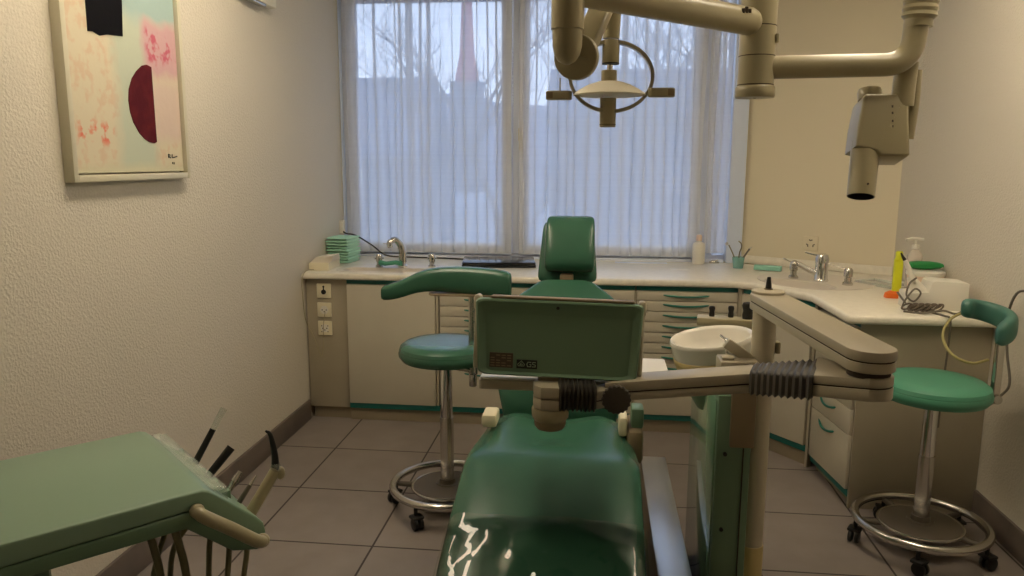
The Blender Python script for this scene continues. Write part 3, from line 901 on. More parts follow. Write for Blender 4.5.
# scaler device (white box with stepped front)
sd = thing('ultrasonic_scaler', 'boxy white dental scaler unit with a handpiece on the right wing', 'dental device', (1.462, 3.48, CT), R(-4))
g = G()
prof = [(-.115, 0), (.125, 0), (.125, .116), (.118, .122), (-.010, .128), (-.022, .122), (-.034, .078), (-.11, .072), (-.115, .066)]
g.prism(prof, -.055, .075, .004, T=Matrix.Rotation(PI / 2, 4, 'X'))
g.build('housing', 'white', sd)
for a_, b_ in ((-.012, .006), (.014, .030)): G().box(a_, b_, -.0765, -.0752, .020, .0225, 0).build('marking', 'cable_grey', sd)
g = G(); g.cyl((-.055, -.02, .068), (-.095, -.02, .135), .034, .016, n=20); g.build('handpiece_holder', 'white', sd)
hp = thing('scaler_handpiece', 'white scaler handpiece with dark tip standing in the white device', 'handpiece', (1.365, 3.455, CT + .115))
G().tube([(.01, -.01, -.0), (-.012, -.008, .05), (-.034, -.003, .095)], [.013, .011, .009], 14).build('handle', 'white', hp)
G().tube([(-.034, -.003, .095), (-.042, 0, .108), (-.052, 0, .126)], [.008, .006, .003], 12).build('tip', 'black', hp)
G().tube(spline([(.012, -.02, .02), (-.025, -.05, .0), (-.035, -.055, -.05), (-.005, -.06, -.075), (.02, -.06, -.04), (-.01, -.07, -.02), (-.045, -.07, -.07), (-.055, -.07, -.105)], 6), .004, 8).build('hose', 'cable_grey', hp)
# coiled cable heap
rnd = random.Random(5)
cc = thing('coiled_cable', 'heap of coiled dark cable in front of the white device', 'cable', (1.375, 3.355, CT + .006))
pts = []
for k in range(72):
    a = k * .9; pts.append((-.055 + .0018 * k + .020 * math.cos(a), .020 * math.sin(a * .5 + .3) + .014 * math.sin(a), .016 + .012 * math.sin(a + 1.2)))
G().tube(spline(pts, 4), .0038, 7).build('coil', mat('brown_cable', srgb(92, 80, 66), .5), cc)
tag(G().tube(spline([(1.30, 3.34, CT + .006), (1.37, 3.31, CT + .006), (1.44, 3.30, CT + .02), (1.50, 3.31, CT + .006), (1.56, 3.34, CT + .03), (1.59, 3.38, CT + .02)], 6), .0045, 8).build('grey_cable', 'cable_grey'), 'grey cable lying along the front edge of the right wing', 'cable')
tag(G().tube(spline([(1.33, 3.50, CT + .06), (1.35, 3.42, CT + .02), (1.41, 3.34, CT + .005), (1.43, 3.26, CT + .006), (1.44, 3.225, .865), (1.442, 3.225, .76), (1.444, 3.24, .60), (1.445, 3.25, .40)], 6), .0045, 8).build('hanging_cable', 'cable_grey'), 'grey cable hanging over the front edge of the right wing', 'cable')
tag(G().tube(spline([(1.57, 3.33, CT + .03), (1.52, 3.26, CT + .03), (1.43, 3.20, .875), (1.375, 3.13, .82), (1.38, 3.05, .765), (1.44, 3.02, .74), (1.50, 3.02, .755)], 7), .0055, 9).build('yellowed_cable', 'cable_yellow'), 'yellowish cable looping down beside the right stool backrest', 'cable')
# wall cable with plug, right
wc = thing('wall_cable', 'dark cable with a plug hanging on the right wall behind the right stool', 'cable', (wall_R(3.0), 3.05, 1.02))
G().tube(spline([(-.008, -.03, .0), (-.03, .03, -.01), (-.04, .06, -.08), (-.035, .07, -.17), (-.03, .06, -.26), (-.04, .0, -.36), (-.07, -.02, -.40), (-.12, -.03, -.43)], 6), .005, 8).build('cord', 'cable_grey', wc)
G().cyl((-.028, -.03, 0), (0, -.03, 0), .013, n=16, bev=.003).build('plug', 'cable_grey', wc)

# ---------------------------------------------------------------- painting
pt = thing('framed_painting', 'abstract painting in a cream box frame on the left wall', 'painting', (XL, 2.232, 1.425))
W_, HP = .690, 1.0
g = G()
for y0, y1, z0, z1 in ((0, .022, 0, HP), (W_ - .022, W_, 0, HP), (.0222, W_ - .0222, 0, .022), (.0222, W_ - .0222, HP - .022, HP)):
    g.box(0.0005, .036, y0, y1, z0, z1, .001)
g.build('frame', mat('frame_cream', srgb(206, 200, 176), .5), pt)
g = G(); g.box(.004, .022, .028, W_ - .028, .028, HP - .028, 0)
g.build('canvas', 'canvas', pt, smooth=None)
def patch(name, pts, m_, x=.0225, th=.0016):
    g = G(); T = Matrix(((0, 0, 1, x), (1, 0, 0, 0), (0, 1, 0, 0), (0, 0, 0, 1)))
    g.prism(pts, 0, th, T=T); return g.build(name, m_, pt, smooth=None)
patch('black_block', [(.142, .66), (.140, .475), (.165, .478), (.20, .470), (.24, .480), (.325, .487), (.335, .60), (.335, .66)], 'art_black')
hm = [(.485, .404)]
for p in ((.455, .409), (.425, .402), (.39, .38), (.36, .352), (.338, .315), (.330, .275), (.335, .235), (.35, .20), (.38, .165), (.41, .145), (.44, .134), (.47, .131), (.487, .136)): hm.append(p)
patch('dark_red_half_disc', hm, 'art_red')
g = G()
for a0, b0 in (((.560, .092), (.560, .078)), ((.560, .092), (.572, .088)), ((.562, .084), (.574, .078)), ((.586, .092), (.584, .079)), ((.586, .079), (.598, .080)), ((.598, .080), (.620, .084)), ((.586, .062), (.586, .054)), ((.596, .062), (.596, .053))):
    g.tube([(.0225, *a0), (.0225, *b0)], .0022, 6)
g.build('signature_marks', 'ink_black', pt)

# fitting on left wall, cut by the top of the picture
t = thing('wall_fitting', 'small pale box fitting on the left wall at the top of the picture', 'wall fitting', (XL, 3.49, 2.235))
G().box(0, .05, 0, .32, .0, .16, .006).build('fitting_body', 'cream', t)
G().box(.004, .035, -.014, .0, -.01, .15, .004).build('end_bracket', 'cable_grey', t)
G().box(.01, .05, .02, .2, -.012, .0, .003).build('bottom_lip', 'chrome_soft', t)

# ---------------------------------------------------------------- stools
def make_stool(name, label, x, y, seat_h, seat_r, ring_r, rz, vinyl, post_r=.026):
    t = thing(name, label, 'stool', (x, y, 0), rz, 'dentist stools')
    s = G(); r = seat_r
    s.lathe([(0, 0), (r * .80, 0), (r * .93, .006), (r, .024), (r * 1.005, .036), (r * .99, .046), (r * .985, .048), (r * .99, .050), (r * .965, .064), (r * .88, .076), (r * .6, .082), (0, .083)], (0, 0, seat_h - .083), n=56)
    s.build('seat', vinyl, t)
    G().lathe([(0, 0), (r * .5, 0), (r * .52, .01), (0, .012)], (0, 0, seat_h - .095), n=32).build('seat_plate', 'black', t)
    G().cyl((0, 0, .10), (0, 0, seat_h * .55), post_r * 1.12, n=24).build('outer_column', 'chrome_soft', t)
    G().cyl((0, 0, seat_h * .55), (0, 0, seat_h - .09), post_r, n=24).build('gas_column', 'chrome', t)
    g = G(); n = 64
    g.tube([(ring_r * math.cos(2 * PI * k / n), ring_r * math.sin(2 * PI * k / n), .105) for k in range(n)], .0165, 14, closed=True)
    g.build('foot_ring', 'chrome_soft', t)
    G().lathe([(0, .0), (.135, 0), (.15, .006), (.152, .014), (.145, .02), (.05, .026), (.048, .03), (.036, .03), (.034, .05), (0, .05)], (0, 0, .085), n=48).build('base_disc', 'dark_disc', t)
    g = G()
    g.tube([(.152 * math.cos(2 * PI * k / n), .152 * math.sin(2 * PI * k / n), .098) for k in range(n)], .006, 8, closed=True)
    g.build('disc_rim', 'chrome_soft', t)
    for k in range(5):
        a = 2 * PI * k / 5 + .55; c_, s_ = math.cos(a), math.sin(a)
        arm = G().tube([(.06 * c_, .06 * s_, .088), (ring_r * c_, ring_r * s_, .088)], [.014, .011], 10).build('spoke', 'dark_disc', t)
        q = Matrix.Translation((ring_r * c_, ring_r * s_, 0)) @ Matrix.Rotation(a + 1.1, 4, 'Z')
        cs = G()
        for sg in (-1, 1): cs.cyl(q @ Vector((.012, sg * .020, .026)), q @ Vector((.012, sg * .005, .026)), .026, n=22, bev=.004)
        cs = cs.build('castor_wheel', 'black', t)
        cv = G(); cv.box(-.018, .03, -.026, .026, .046, .060, .006, T=q); cv.cyl(q @ Vector((0, 0, .05)), q @ Vector((0, 0, .09)), .008, n=12)
        cv.build('fork', 'black', cs)
    return t

# left stool: long raised arm-backrest
st = make_stool('dentist_stool', 'green stool with a long curved backrest, left of the treatment chair', -.622, 3.10, .745, .20, .235, 0, 'vinyl')
bk = G(); rings = []
path = [(-.268, -.02, .948, .024, .020), (-.264, -.02, .948, .036, .031), (-.225, -.01, .954, .044, .036), (-.175, .0, .968, .048, .038), (-.125, .01, .992, .05, .043), (-.06, .02, 1.006, .052, .050), (.04, .02, 1.006, .054, .056), (.14, .012, 1.002, .054, .059), (.22, -.005, .996, .05, .060), (.272, -.018, .992, .046, .056), (.280, -.02, .991, .034, .044)]
for i, (x, y, z, hy, hz) in enumerate(path):
    rings.append([(x, y + a, z + b) for a, b in sup(0, 0, hy * .8, hz, 24, 3)])
bk.loft(rings); bko = bk.build('backrest', 'vinyl', st, smooth=60, subsurf=1)
g = G(); g.prism(rrect(-.07, .23, -.035, .035, .03), .942, .950, .002); g.build('backrest_plate', 'brown_beige', st)
g = G(); g.tube([(.105, .02, .945), (.105, .02, .56)], .011, 14); g.tube([(.125, .02, .945), (.125, .02, .60)], .007, 12); g.build('backrest_post', 'chrome_soft', st)
g = G(); g.tube(fillet([(.105, .02, .58), (.105, .02, .615), (.0, .0, .635)], .02), .011, 12); g.cyl((.112, .02, .545), (.112, .02, .60), .017, n=18, bev=.003); g.build('backrest_bracket', 'chrome_soft', st)

# right stool
st = make_stool('dentist_stool', 'bright green round stool with teal wrap backrest, right, in front of the wing cabinet', 1.292, 2.975, .690, .198, .236, 0, 'vinyl_bright')
bk = G(); rings = []
# C-shaped pad around the post
cpts = []
for k in range(15):
    a = R(152 - 250 * k / 14)
    cpts.append((.158 + .072 * math.cos(a), -.02 + .085 * math.sin(a), a))
for i, (x, y, a) in enumerate(cpts):
    u = i / 14
    e = min(1, min(u, 1 - u) * 9 + .55)
    z = .955 - .075 * u ** 1.5
    hz = (.036 + .012 * u) * e; hr = .024 * e
    c_, s_ = math.cos(a), math.sin(a)
    rings.append([(x + p * c_, y + p * s_, z + q) for p, q in sup(0, 0, hr, hz, 20, 3)])
bk.loft(rings); bk.build('backrest', 'vinyl_teal', st, smooth=60, subsurf=1)
g = G(); g.prism(rrect(.205, .239, -.012, .012, .01), .62, .92, .002); g.build('backrest_post', 'chrome_soft', st)
g = G(); g.tube(fillet([(.222, 0, .645), (.222, 0, .600), (.17, 0, .598), (.05, 0, .602)], .03), .011, 12); g.build('backrest_bracket', 'chrome_soft', st)
G().cyl((.226, -.02, .615), (.226, .02, .615), .018, n=16, bev=.003).build('knob', 'chrome_soft', st)

# ---------------------------------------------------------------- treatment chair
CX = -.128
ch = thing('treatment_chair', 'dark green padded treatment chair in the middle of the room', 'dental chair', (CX, 2.5, 0))
def pad(name, stations, m_, parent, e=4.5, n=44, wav=None, subsurf=1, yoff=2.5):
    """stations: (y, z_top, half width, thickness, pitch) along the chair"""
    g = G(); rings = []
    for (y, zt, w, th, pit) in stations:
        ring = []
        for px, pz in sup(0, 0, w, th / 2, n, e):
            dz = 0
            if pz > 0: dz = (wav(px / w, y) if wav else 0) - .010 * (px / w) ** 2
            o_ = pz + dz - th / 2
            ring.append((px, y - yoff - math.sin(pit) * o_ * 1, zt + math.cos(pit) * o_))
        rings.append(ring)
    g.loft(rings)
    return g.build(name, m_, parent, smooth=75, subsurf=subsurf)
def seatwave(u, y):
    k = max(0, min(1, (y - 2.40) / .3))
    return k * (.022 * math.exp(-((abs(u) - .62) / .28) ** 2) - .012 * math.exp(-(u / .4) ** 2))
pad('seat_cushion', [(2.79, .520, .225, .05, 0), (2.78, .535, .235, .075, 0), (2.75, .549, .248, .09, 0), (2.68, .555, .258, .10, 0), (2.56, .557, .270, .105, 0), (2.45, .563, .283, .11, 0), (2.37, .570, .285, .11, R(-1)), (2.32, .569, .285, .11, R(4)), (2.28, .560, .285, .105, R(11)),
     (2.20, .540, .284, .10, R(14)), (2.10, .515, .283, .095, R(15)), (1.95, .473, .282, .09, R(17)), (1.80, .425, .28, .085, R(19)), (1.62, .360, .275, .08, R(21)), (1.45, .290, .26, .075, R(23)), (1.38, .262, .24, .06, R(24)), (1.36, .25, .20, .03, R(25))], 'vinyl', ch, wav=seatwave)
# protective film over the foot end
def film_pt(u, y):
    st_ = [(2.035, .497), (1.95, .473), (1.80, .425), (1.62, .360), (1.48, .303)]
    for (a, za), (b, zb) in zip(st_, st_[1:]):
        if a >= y >= b: z = za + (zb - za) * (a - y) / (a - b); break
    else: z = st_[-1][1] if y < st_[-1][0] else st_[0][1]
    return z
g = G(); rows = []
ny, nx = 26, 40
for j in range(ny):
    y = 2.035 - (2.035 - 1.49) * j / (ny - 1)
    row = []
    for i in range(nx + 1):
        u = -1 + 2 * i / nx
        uu = math.copysign(min(1, abs(u)), u)
        x = .2895 * math.sin(uu * PI / 2 * .98) ** 1 if False else .290 * uu
        z = film_pt(u, y) - .010 * u * u - .085 * max(0, (abs(u) - .86) / .14) ** 2.4 * .6 + .0045
        z += .0022 * math.sin(23 * x + 31 * y) + .0016 * math.sin(61 * x - 17 * y)
        row.append((x, y - 2.5, z))
    rows.append(row)
g.loft(rows, closed=False)
g.build('protective_film', 'film', ch, smooth=80)
# backrest: reclined, runs up and away
def tilt_pad(name, stations, m_, parent, ang, e=4, n=40, bulge=.0):
    """stations: (y, z, half width, thickness) centre line; ang is the slope of the pad"""
    g = G(); rings = []
    for (y, z, w, th) in stations:
        rings.append([(px, y - 2.5 - math.sin(ang) * pz, z + math.cos(ang) * pz) for px, pz in sup(0, 0, w, th / 2, n, e)])
    g.loft(rings)
    return g.build(name, m_, parent, smooth=75, subsurf=1)
tilt_pad('backrest', [(2.86, .455, .18, .03), (2.862, .47, .215, .06), (2.866, .51, .222, .08), (2.875, .56, .232, .085), (2.90, .62, .25, .09), (2.945, .68, .262, .09), (3.02, .745, .265, .09), (3.12, .81, .265, .085), (3.20, .86, .255, .08), (3.26, .890, .235, .07), (3.32, .930, .165, .065), (3.355, .955, .125, .06), (3.37, .965, .105, .05)], 'vinyl', ch, R(40))
# headrest: base shell and front pillow
def head(name, y0, z0, z1, w0, w1, th, lean, m_, e=5, flat=.3):
    g = G(); rings = []
    N = 9
    for k in range(N + 1):
        t_ = k / N; z = z0 + (z1 - z0) * t_; w = w0 + (w1 - w0) * t_
        q = min(1, math.sqrt(max(0, 1 - (abs(t_ - .5) * 2) ** 8)) * 1.0 + .25)
        rings.append([(px, y0 - 2.5 + lean * t_ + py, z) for px, py in sup(0, 0, w * (1 if 0 < k < N else .93), th / 2 * q, 36, e)])
    g.loft(rings)
    return g.build(name, m_, ch, smooth=75, subsurf=1)
head('headrest', 3.44, .945, 1.230, .138, .114, .055, .10, 'vinyl')
g = G(); rings = []
for (z, y, w, th) in ((1.002, 3.425, .085, .02), (1.008, 3.41, .10, .05), (1.02, 3.395, .108, .075), (1.05, 3.385, .112, .09), (1.10, 3.395, .111, .085), (1.17, 3.42, .110, .075), (1.22, 3.445, .108, .065), (1.238, 3.465, .106, .055), (1.248, 3.478, .10, .035), (1.252, 3.485, .085, .015)):
    rings.append([(px + .012, y - 2.5 + py, z) for px, py in sup(0, 0, w, th / 2, 36, 5)])
g.loft(rings); g.build('headrest_pillow', 'vinyl', ch, smooth=75, subsurf=1)
g = G(); g.box(-.03, .03, .87, .92, .80, 1.0, .01); g.build('headrest_stem', 'brown_beige', ch)
# armrest stubs and hinge blocks
G().box(-.262, -.208, .06, .16, .565, .612, .010).build('armrest_stub', 'cream', ch)
G().box(.220, .250, .06, .15, .552, .622, .010).build('armrest_stub', 'cream', ch)
G().box(.262, .305, .06, .14, .585, .655, .008).build('hinge_block', 'unit_green', ch)
G().box(.250, .305, .03, .24, .46, .585, .02).build('hinge_arm', 'brown_beige', ch)
# seat underframe, lift column, base plate
g = G(); g.box(-.23, .23, -1.05, .30, .0, .0001 + .06, .02, T=Matrix.Translation((0, 0, .38)) @ Matrix.Rotation(R(7), 4, 'X')); g.build('seat_frame', 'brown_beige', ch)
g = G(); g.loft([[(a_, b_ - .05, z) for a_, b_ in sup(0, 0, w, d_, 28, 5)] for z, w, d_ in ((.08, .17, .30), (.12, .16, .28), (.38, .14, .22), (.44, .14, .22))]); g.build('lift_column', 'beige', ch)
g = G(); g.prism(rrect(-.24, .24, -.62, .50, .10), 0, .09, .02); g.build('base_plate', 'beige', ch)
# long aluminium cover plate beside the chair
t = thing('cover_box', 'long pale metal floor box running beside the right of the treatment chair', 'cover box', (.262, 2.45, 0))
g = G(); g.box(-.052, .052, -1.0, .71, 0, .242, .006); g.build('box_body', 'brown_beige', t)
g = G(); g.box(-.052, .052, -1.0, .71, .242, .250, .003); g.build('lid', 'white_metal', t)

# ---------------------------------------------------------------- dental unit: column, bowl, post, arm, tray
du = thing('dental_unit', 'dental unit with white bowl, folding arm and green tray console, right of the treatment chair', 'dental unit', (.45, 2.45, 0))
I = rel(du)
def W(g, name, m_, parent=du, smooth=35, subsurf=0):
    bmesh.ops.transform(g.bm, matrix=I, verts=g.bm.verts)
    return g.build(name, m_, parent, smooth=smooth, subsurf=subsurf)
W(G().box(.368, .47, 2.22, 2.80, .0, .82, .006), 'unit_body', 'unit_green')
W(G().box(.3645, .3685, 2.235, 2.79, .02, .80, .001), 'side_panel', 'unit_green_gloss')
W(G().box(.405, .475, 2.205, 2.23, .665, .84, .004), 'connector_cover', 'brown_beige')
g = G()
for z in (.64, .40, .16): g.cyl((.395, 2.214, z), (.395, 2.222, z), .006, n=14)
W(g, 'screws', 'black')
W(G().box(.446, .449, 2.216, 2.23, .02, .66, 0), 'panel_seam', 'gap', smooth=None)
W(G().box(.43, .535, 2.36, 2.78, 0, .10, .02), 'unit_foot', 'beige')
# post
W(G().cyl((.507, 2.315, .31), (.507, 2.315, 1.07), .0345, n=36), 'post', 'beige_light')
W(G().cyl((.507, 2.315, .0), (.507, 2.315, .312), .037, n=36, bev=.003), 'post_sleeve', 'yellowed')
W(G().box(.542, .556, 2.30, 2.33, .93, .965, .003), 'post_catch', 'beige')
# bowl on a tilted seat
bx, by, bz = .392, 2.53, .892
Tb = Matrix.Translation((bx, by, bz)) @ Matrix.Rotation(R(-9), 4, 'Y') @ Matrix.Rotation(R(2), 4, 'X')
g = G(); g.lathe([(0, -.070), (.104, -.066), (.122, -.050), (.131, -.015), (.136, .022), (.138, .030), (.134, .036), (.126, .034), (.122, .026), (.114, -.005), (.098, -.040), (.05, -.054), (.018, -.057), (0, -.058)], n=56, T=Tb)
W(g, 'bowl', 'white_gloss', smooth=60)
g = G(); g.lathe([(.0, -.100), (.104, -.100), (.122, -.074), (.131, -.040), (.1325, -.026), (.130, -.024), (.119, -.055), (.10, -.074), (.0, -.078)], n=56, T=Tb)
W(g, 'bowl_ring', 'yellowed', smooth=60)
g = G(); g.lathe([(.0, -.20), (.075, -.20), (.095, -.15), (.098, -.12), (.0, -.12)], n=40, T=Tb); W(g, 'bowl_neck', 'unit_green')
# block with filler lever in front of the bowl
g = G(); g.box(.372, .485, 2.235, 2.33, .818, .918, .006); W(g, 'filler_block', 'beige_arm')
g = G(); g.box(.378, .415, 2.25, 2.285, .918, .928, .004); W(g, 'button_plate', 'beige_light')
g = G(); g.box(-.016, .016, -.012, .012, -.05, .045, .004, T=Matrix.Translation((.432, 2.30, .936)) @ Matrix.Rotation(R(-55), 4, 'Y')); W(g, 'filler_lever', 'beige_light')
g = G(); g.tube(fillet([(.402, 2.32, .915), (.402, 2.32, .962), (.39, 2.36, .967)], .012), .005, 12); g.ball((.402, 2.318, .962), .0085); W(g, 'water_spout', 'chrome')
# hose holder behind the bowl with three black nozzles
g = G(); g.prism([(.36, 2.70), (.56, 2.66), (.575, 2.73), (.37, 2.77)], .925, .955, .006)
g.prism([(.40, 2.72), (.55, 2.69), (.55, 2.74), (.40, 2.76)], .80, .925, .004); W(g, 'nozzle_shelf', 'unit_green' and 'beige')
# arm: upper bar
g = G()
def bar_poly(a, b, w, n=12, endr=True):
    a = Vector((*a, 0)); b = Vector((*b, 0)); d = (b - a).normalized(); q = Vector((-d.y, d.x, 0))
    out = []
    a0 = math.atan2(q.y, q.x)
    for k in range(n + 1):
        t = a0 + PI * k / n; out.append(((a.x + math.cos(t) * w), (a.y + math.sin(t) * w)))
    for k in range(n + 1):
        t = a0 - PI + PI * k / n + 0; out.append(((b.x + math.cos(t) * w), (b.y + math.sin(t) * w)))
    return out
UA, UB = (.517, 2.325), (.589, 1.668)
ua = bar_poly(UA, UB, .053)
g.prism(ua, 1.086, 1.109, .004); W(g, 'upper_arm', 'beige_arm')
g = G(); g.prism(bar_poly(UA, UB, .0525), 1.061, 1.0835, .003); W(g, 'upper_arm_base', 'beige_arm')
g = G(); g.prism(bar_poly(UA, UB, .050), 1.083, 1.0865, 0); W(g, 'upper_arm_seam', 'gap', smooth=None)
g = G(); g.cyl((UA[0], UA[1] + .01, 1.1085), (UA[0], UA[1] + .01, 1.117), .048, n=36, bev=.002); W(g, 'hinge_cap', 'beige_light')
g = G(); g.cyl((UB[0], UB[1], 1.048), (UB[0], UB[1], 1.062), .044, n=32); W(g, 'elbow_gap', 'gap')
# lower arm, first piece from the elbow to the bellows
def sloped_bar(p0, p1, w, h0, h1, round_start=False, name='lower_arm', split=.45, m_='beige_arm'):
    """p0, p1: centre points (x, y, z); w half width; built as two shells with a dark seam"""
    p0 = Vector(p0); p1 = Vector(p1); d = (p1 - p0); L2 = math.hypot(d.x, d.y); an = math.atan2(d.y, d.x)
    for part, (f0, f1), mm, ins in ((name, (split + .03, 1), m_, 0), (name + '_base', (0, split - .03), m_, .0005), (name + '_seam', (split - .03, split + .03), 'gap', .003)):
        g = G(); rings = []
        def sec(px, z, h, wy):
            return [(px, -wy, z - h + 2 * h * f0), (px, wy, z - h + 2 * h * f0), (px, wy, z - h + 2 * h * f1), (px, -wy, z - h + 2 * h * f1)]
        st_ = []
        if round_start:
            for k in range(7):
                t = k / 6 * PI / 2; st_.append((-w * math.cos(t), math.sin(t)))
        else: st_ = [(0, 1)]
        st_.append((L2, 1))
        for px, s_ in st_:
            u_ = max(0, px) / L2; rings.append(sec(px, (p0.z * (1 - u_) + p1.z * u_) - p0.z, h0 * (1 - u_) + h1 * u_, max(.002, (w - ins) * s_)))
        g.loft(rings)
        T = Matrix.Translation(p0) @ Matrix.Rotation(an, 4, 'Z')
        bmesh.ops.transform(g.bm, matrix=T, verts=g.bm.verts)
        if part != name + '_seam':
            ed = [e for e in g.bm.edges if len(e.link_faces) == 2 and e.calc_face_angle() > R(60)]
            bmesh.ops.bevel(g.bm, geom=ed, offset=.003, segments=2, profile=.5, affect='EDGES')
        W(g, part, mm)
P0 = (UB[0], UB[1] - .004, 1.021); P1 = (.500, 1.79, 1.0); P2 = (.4145, 1.972, .945); P3 = (.035, 2.01, .893)
eb = [(.483, 1.713)] + [(UB[0] + .051 * math.cos(R(a_)), UB[1] + .051 * math.sin(R(a_))) for a_ in range(-105, 91, 13)] + [(.533, 1.845)]
for nm_, za_, zb_, mm_, bb_ in (('elbow_bar', 1.0305, 1.051, 'beige_arm', .003), ('elbow_bar_base', 1.001, 1.0275, 'beige_arm', .003), ('elbow_bar_seam', 1.027, 1.031, 'gap', 0)):
    g = G(); pl = eb
    if nm_ == 'elbow_bar_seam':
        cxx = sum(p[0] for p in eb) / len(eb); cyy = sum(p[1] for p in eb) / len(eb); pl = [(cxx + (p[0] - cxx) * .95, cyy + (p[1] - cyy) * .95) for p in eb]
    g.prism(pl, za_, zb_, bb_)
    for v_ in g.bm.verts: v_.co.z -= .020 * max(0, min(1, (.57 - v_.co.x) / .07))
    W(g, nm_, mm_)
sloped_bar(P2, P3, .044, .026, .026, False, 'tray_arm')
# bellows between the two
def bellows(p0, p1, w, h, n, name):
    p0 = Vector(p0); p1 = Vector(p1); g = G(); d = p1 - p0; hz = Vector((-d.y, d.x, 0)).normalized(); up = d.cross(hz).normalized()
    if up.z < 0: up = -up
    rings = []
    for k in range(n * 2 + 1):
        c = p0 + d * (k / (2 * n)); s_ = 1.12 if k % 2 else .90
        rings.append([c + hz * a * s_ + up * b * s_ for a, b in sup(0, 0, w, h, 28, 5)])
    g.loft(rings)
    return W(g, name, 'bellows', smooth=25)
g = G(); rings = []
c0, s0_, c1, s1_ = Vector((.512, 1.772, 1.005)), Vector((.0275, .072, 0)), Vector((.408, 1.972, .944)), Vector((.0150, .045, 0))
for k in range(21):
    t = k / 20; c_ = c0.lerp(c1, t); sd_ = s0_.lerp(s1_, t); f_ = 1.07 if k % 2 else .92
    rings.append([c_ + sd_ * a_ * f_ + Vector((0, 0, b_ * f_)) for a_, b_ in sup(0, 0, 1.06, .0325, 28, 6)])
g.loft(rings); W(g, 'bellows', 'bellows', smooth=18)
# knob, inner bellows and head
P4 = (.006, 1.985, .882); P5 = (-.094, 1.975, .884)
sloped_bar((.06, 2.0, .887), (.0, 1.985, .877), .042, .025, .025, False, 'wrist_bar')
bellows(P4, P5, .050, .036, 9, 'bellows')
g = G(); g.prism(bar_poly((-.094, 1.975), (-.115, 1.975), .046)[:0] + [(-.088, 1.925), (-.088, 2.03), (-.13, 2.03), (-.152, 2.015), (-.16, 1.98), (-.155, 1.945), (-.135, 1.925)], .882, .914, .003); W(g, 'head_block', 'beige_arm')
g = G(); g.prism([(-.088, 1.925), (-.088, 2.03), (-.13, 2.03), (-.152, 2.015), (-.16, 1.98), (-.155, 1.945), (-.135, 1.925)], .850, .879, .003); W(g, 'head_block_base', 'beige_arm')
g = G(); g.lathe([(0, 0), (.043, 0), (.049, .008), (.0505, .03), (.047, .036), (0, .036)], (-.113, 1.975, .812)); W(g, 'swivel', 'beige')
g = G(); g.lathe([(0, 0), (.036, 0), (.042, .008), (.044, .024), (0, .024)], (-.113, 1.975, .788)); W(g, 'swivel_base', 'brown_beige')
g = G(); pr = []
for k in range(72):
    a = 2 * PI * k / 72; r_ = .037 + .0018 * math.cos(k * PI / 2); pr.append((r_ * math.cos(a), r_ * math.sin(a)))
g.prism(pr, -.009, .009, .003, T=Matrix.Translation((.061, 1.925, .889)) @ Matrix.Rotation(PI / 2, 4, 'X')); W(g, 'clamp_knob', 'dark_grip')
g = G(); g.cyl((.061, 1.93, .889), (.061, 1.965, .889), .012, n=14); W(g, 'knob_stem', 'black')
# tray shelf
g = G(); g.prism(rrect(-.315, .215, 2.005, 2.275, .015), .878, .905, .004); W(g, 'tray_holder', 'beige_arm')
g = G(); g.prism(rrect(-.31, .212, 2.010, 2.275, .012), .905, .911, .002); W(g, 'tray_liner', 'white')
# green console: housing and recessed back
TP = Matrix.Translation((-.097, 2.0, 1.025)) @ Matrix.Rotation(R(1.2), 4, 'Y') @ Matrix.Rotation(R(-6), 4, 'X')
g = G()
def trap(y, w0, w1, z0, z1, r=.02): # outline with rounded corners, wider at top
    pts = []
    for x, z in rrect(-1, 1, -1, 1, .12, 5):
        t = (z + 1) / 2; w = w0 + (w1 - w0) * t
        pts.append((x * w, y, z0 + (z1 - z0) * t))
    return pts
rings = [trap(.042, .205, .218, -.095, .095), trap(.035, .213, .224, -.102, .103), trap(.0, .213, .226, -.103, .106), trap(-.010, .211, .223, -.1, .103), trap(-.012, .207, .218, -.098, .098), trap(-.001, .190, .198, -.092, .066), trap(-.001, .186, .194, -.090, .062)]
g.loft(rings, T=TP); W(g, 'console', 'unit_green', smooth=30)
g = G(); g.box(-.185, .20, -.006, .045, .105, .112, .003, T=TP); W(g, 'console_top_strip', 'brown_beige')
g = G(); 
for sg in (-1, 1): g.box(sg * .222 - .010, sg * .222 + .010, .004, .052, .07, .113, .009, T=TP); g.box(sg * .222 - .006, sg * .222 + .006, .004, .052, -.09, .09, .005, T=TP)
W(g, 'console_corners', 'beige_light')
g = G(); g.cyl((-.002, -.006, .086), (-.002, -.0115, .086), .0045, n=14); bmesh.ops.transform(g.bm, matrix=TP, verts=g.bm.verts); W(g, 'pin_hole', 'black')
g = G(); g.box(-.182, -.118, -.0040, -.0005, -.082, -.042, 0, T=TP); lb = W(g, 'rating_plate', 'label_brown', smooth=None)
g = G()
for k in range(5):
    for j in range(4):
        if (k * 7 + j * 3) % 5: g.box(-.179 + .015 * j, -.179 + .015 * j + .011, -.0045, -.0039, -.05 - .007 * k, -.0475 - .007 * k, 0, T=TP)
W(g, 'small_print', 'brown_beige', lb, smooth=None)
g = G(); g.box(-.108, -.052, -.0040, -.0005, -.082, -.058, 0, T=TP); lb = W(g, 'approval_mark', 'label_black', smooth=None)
g = G()
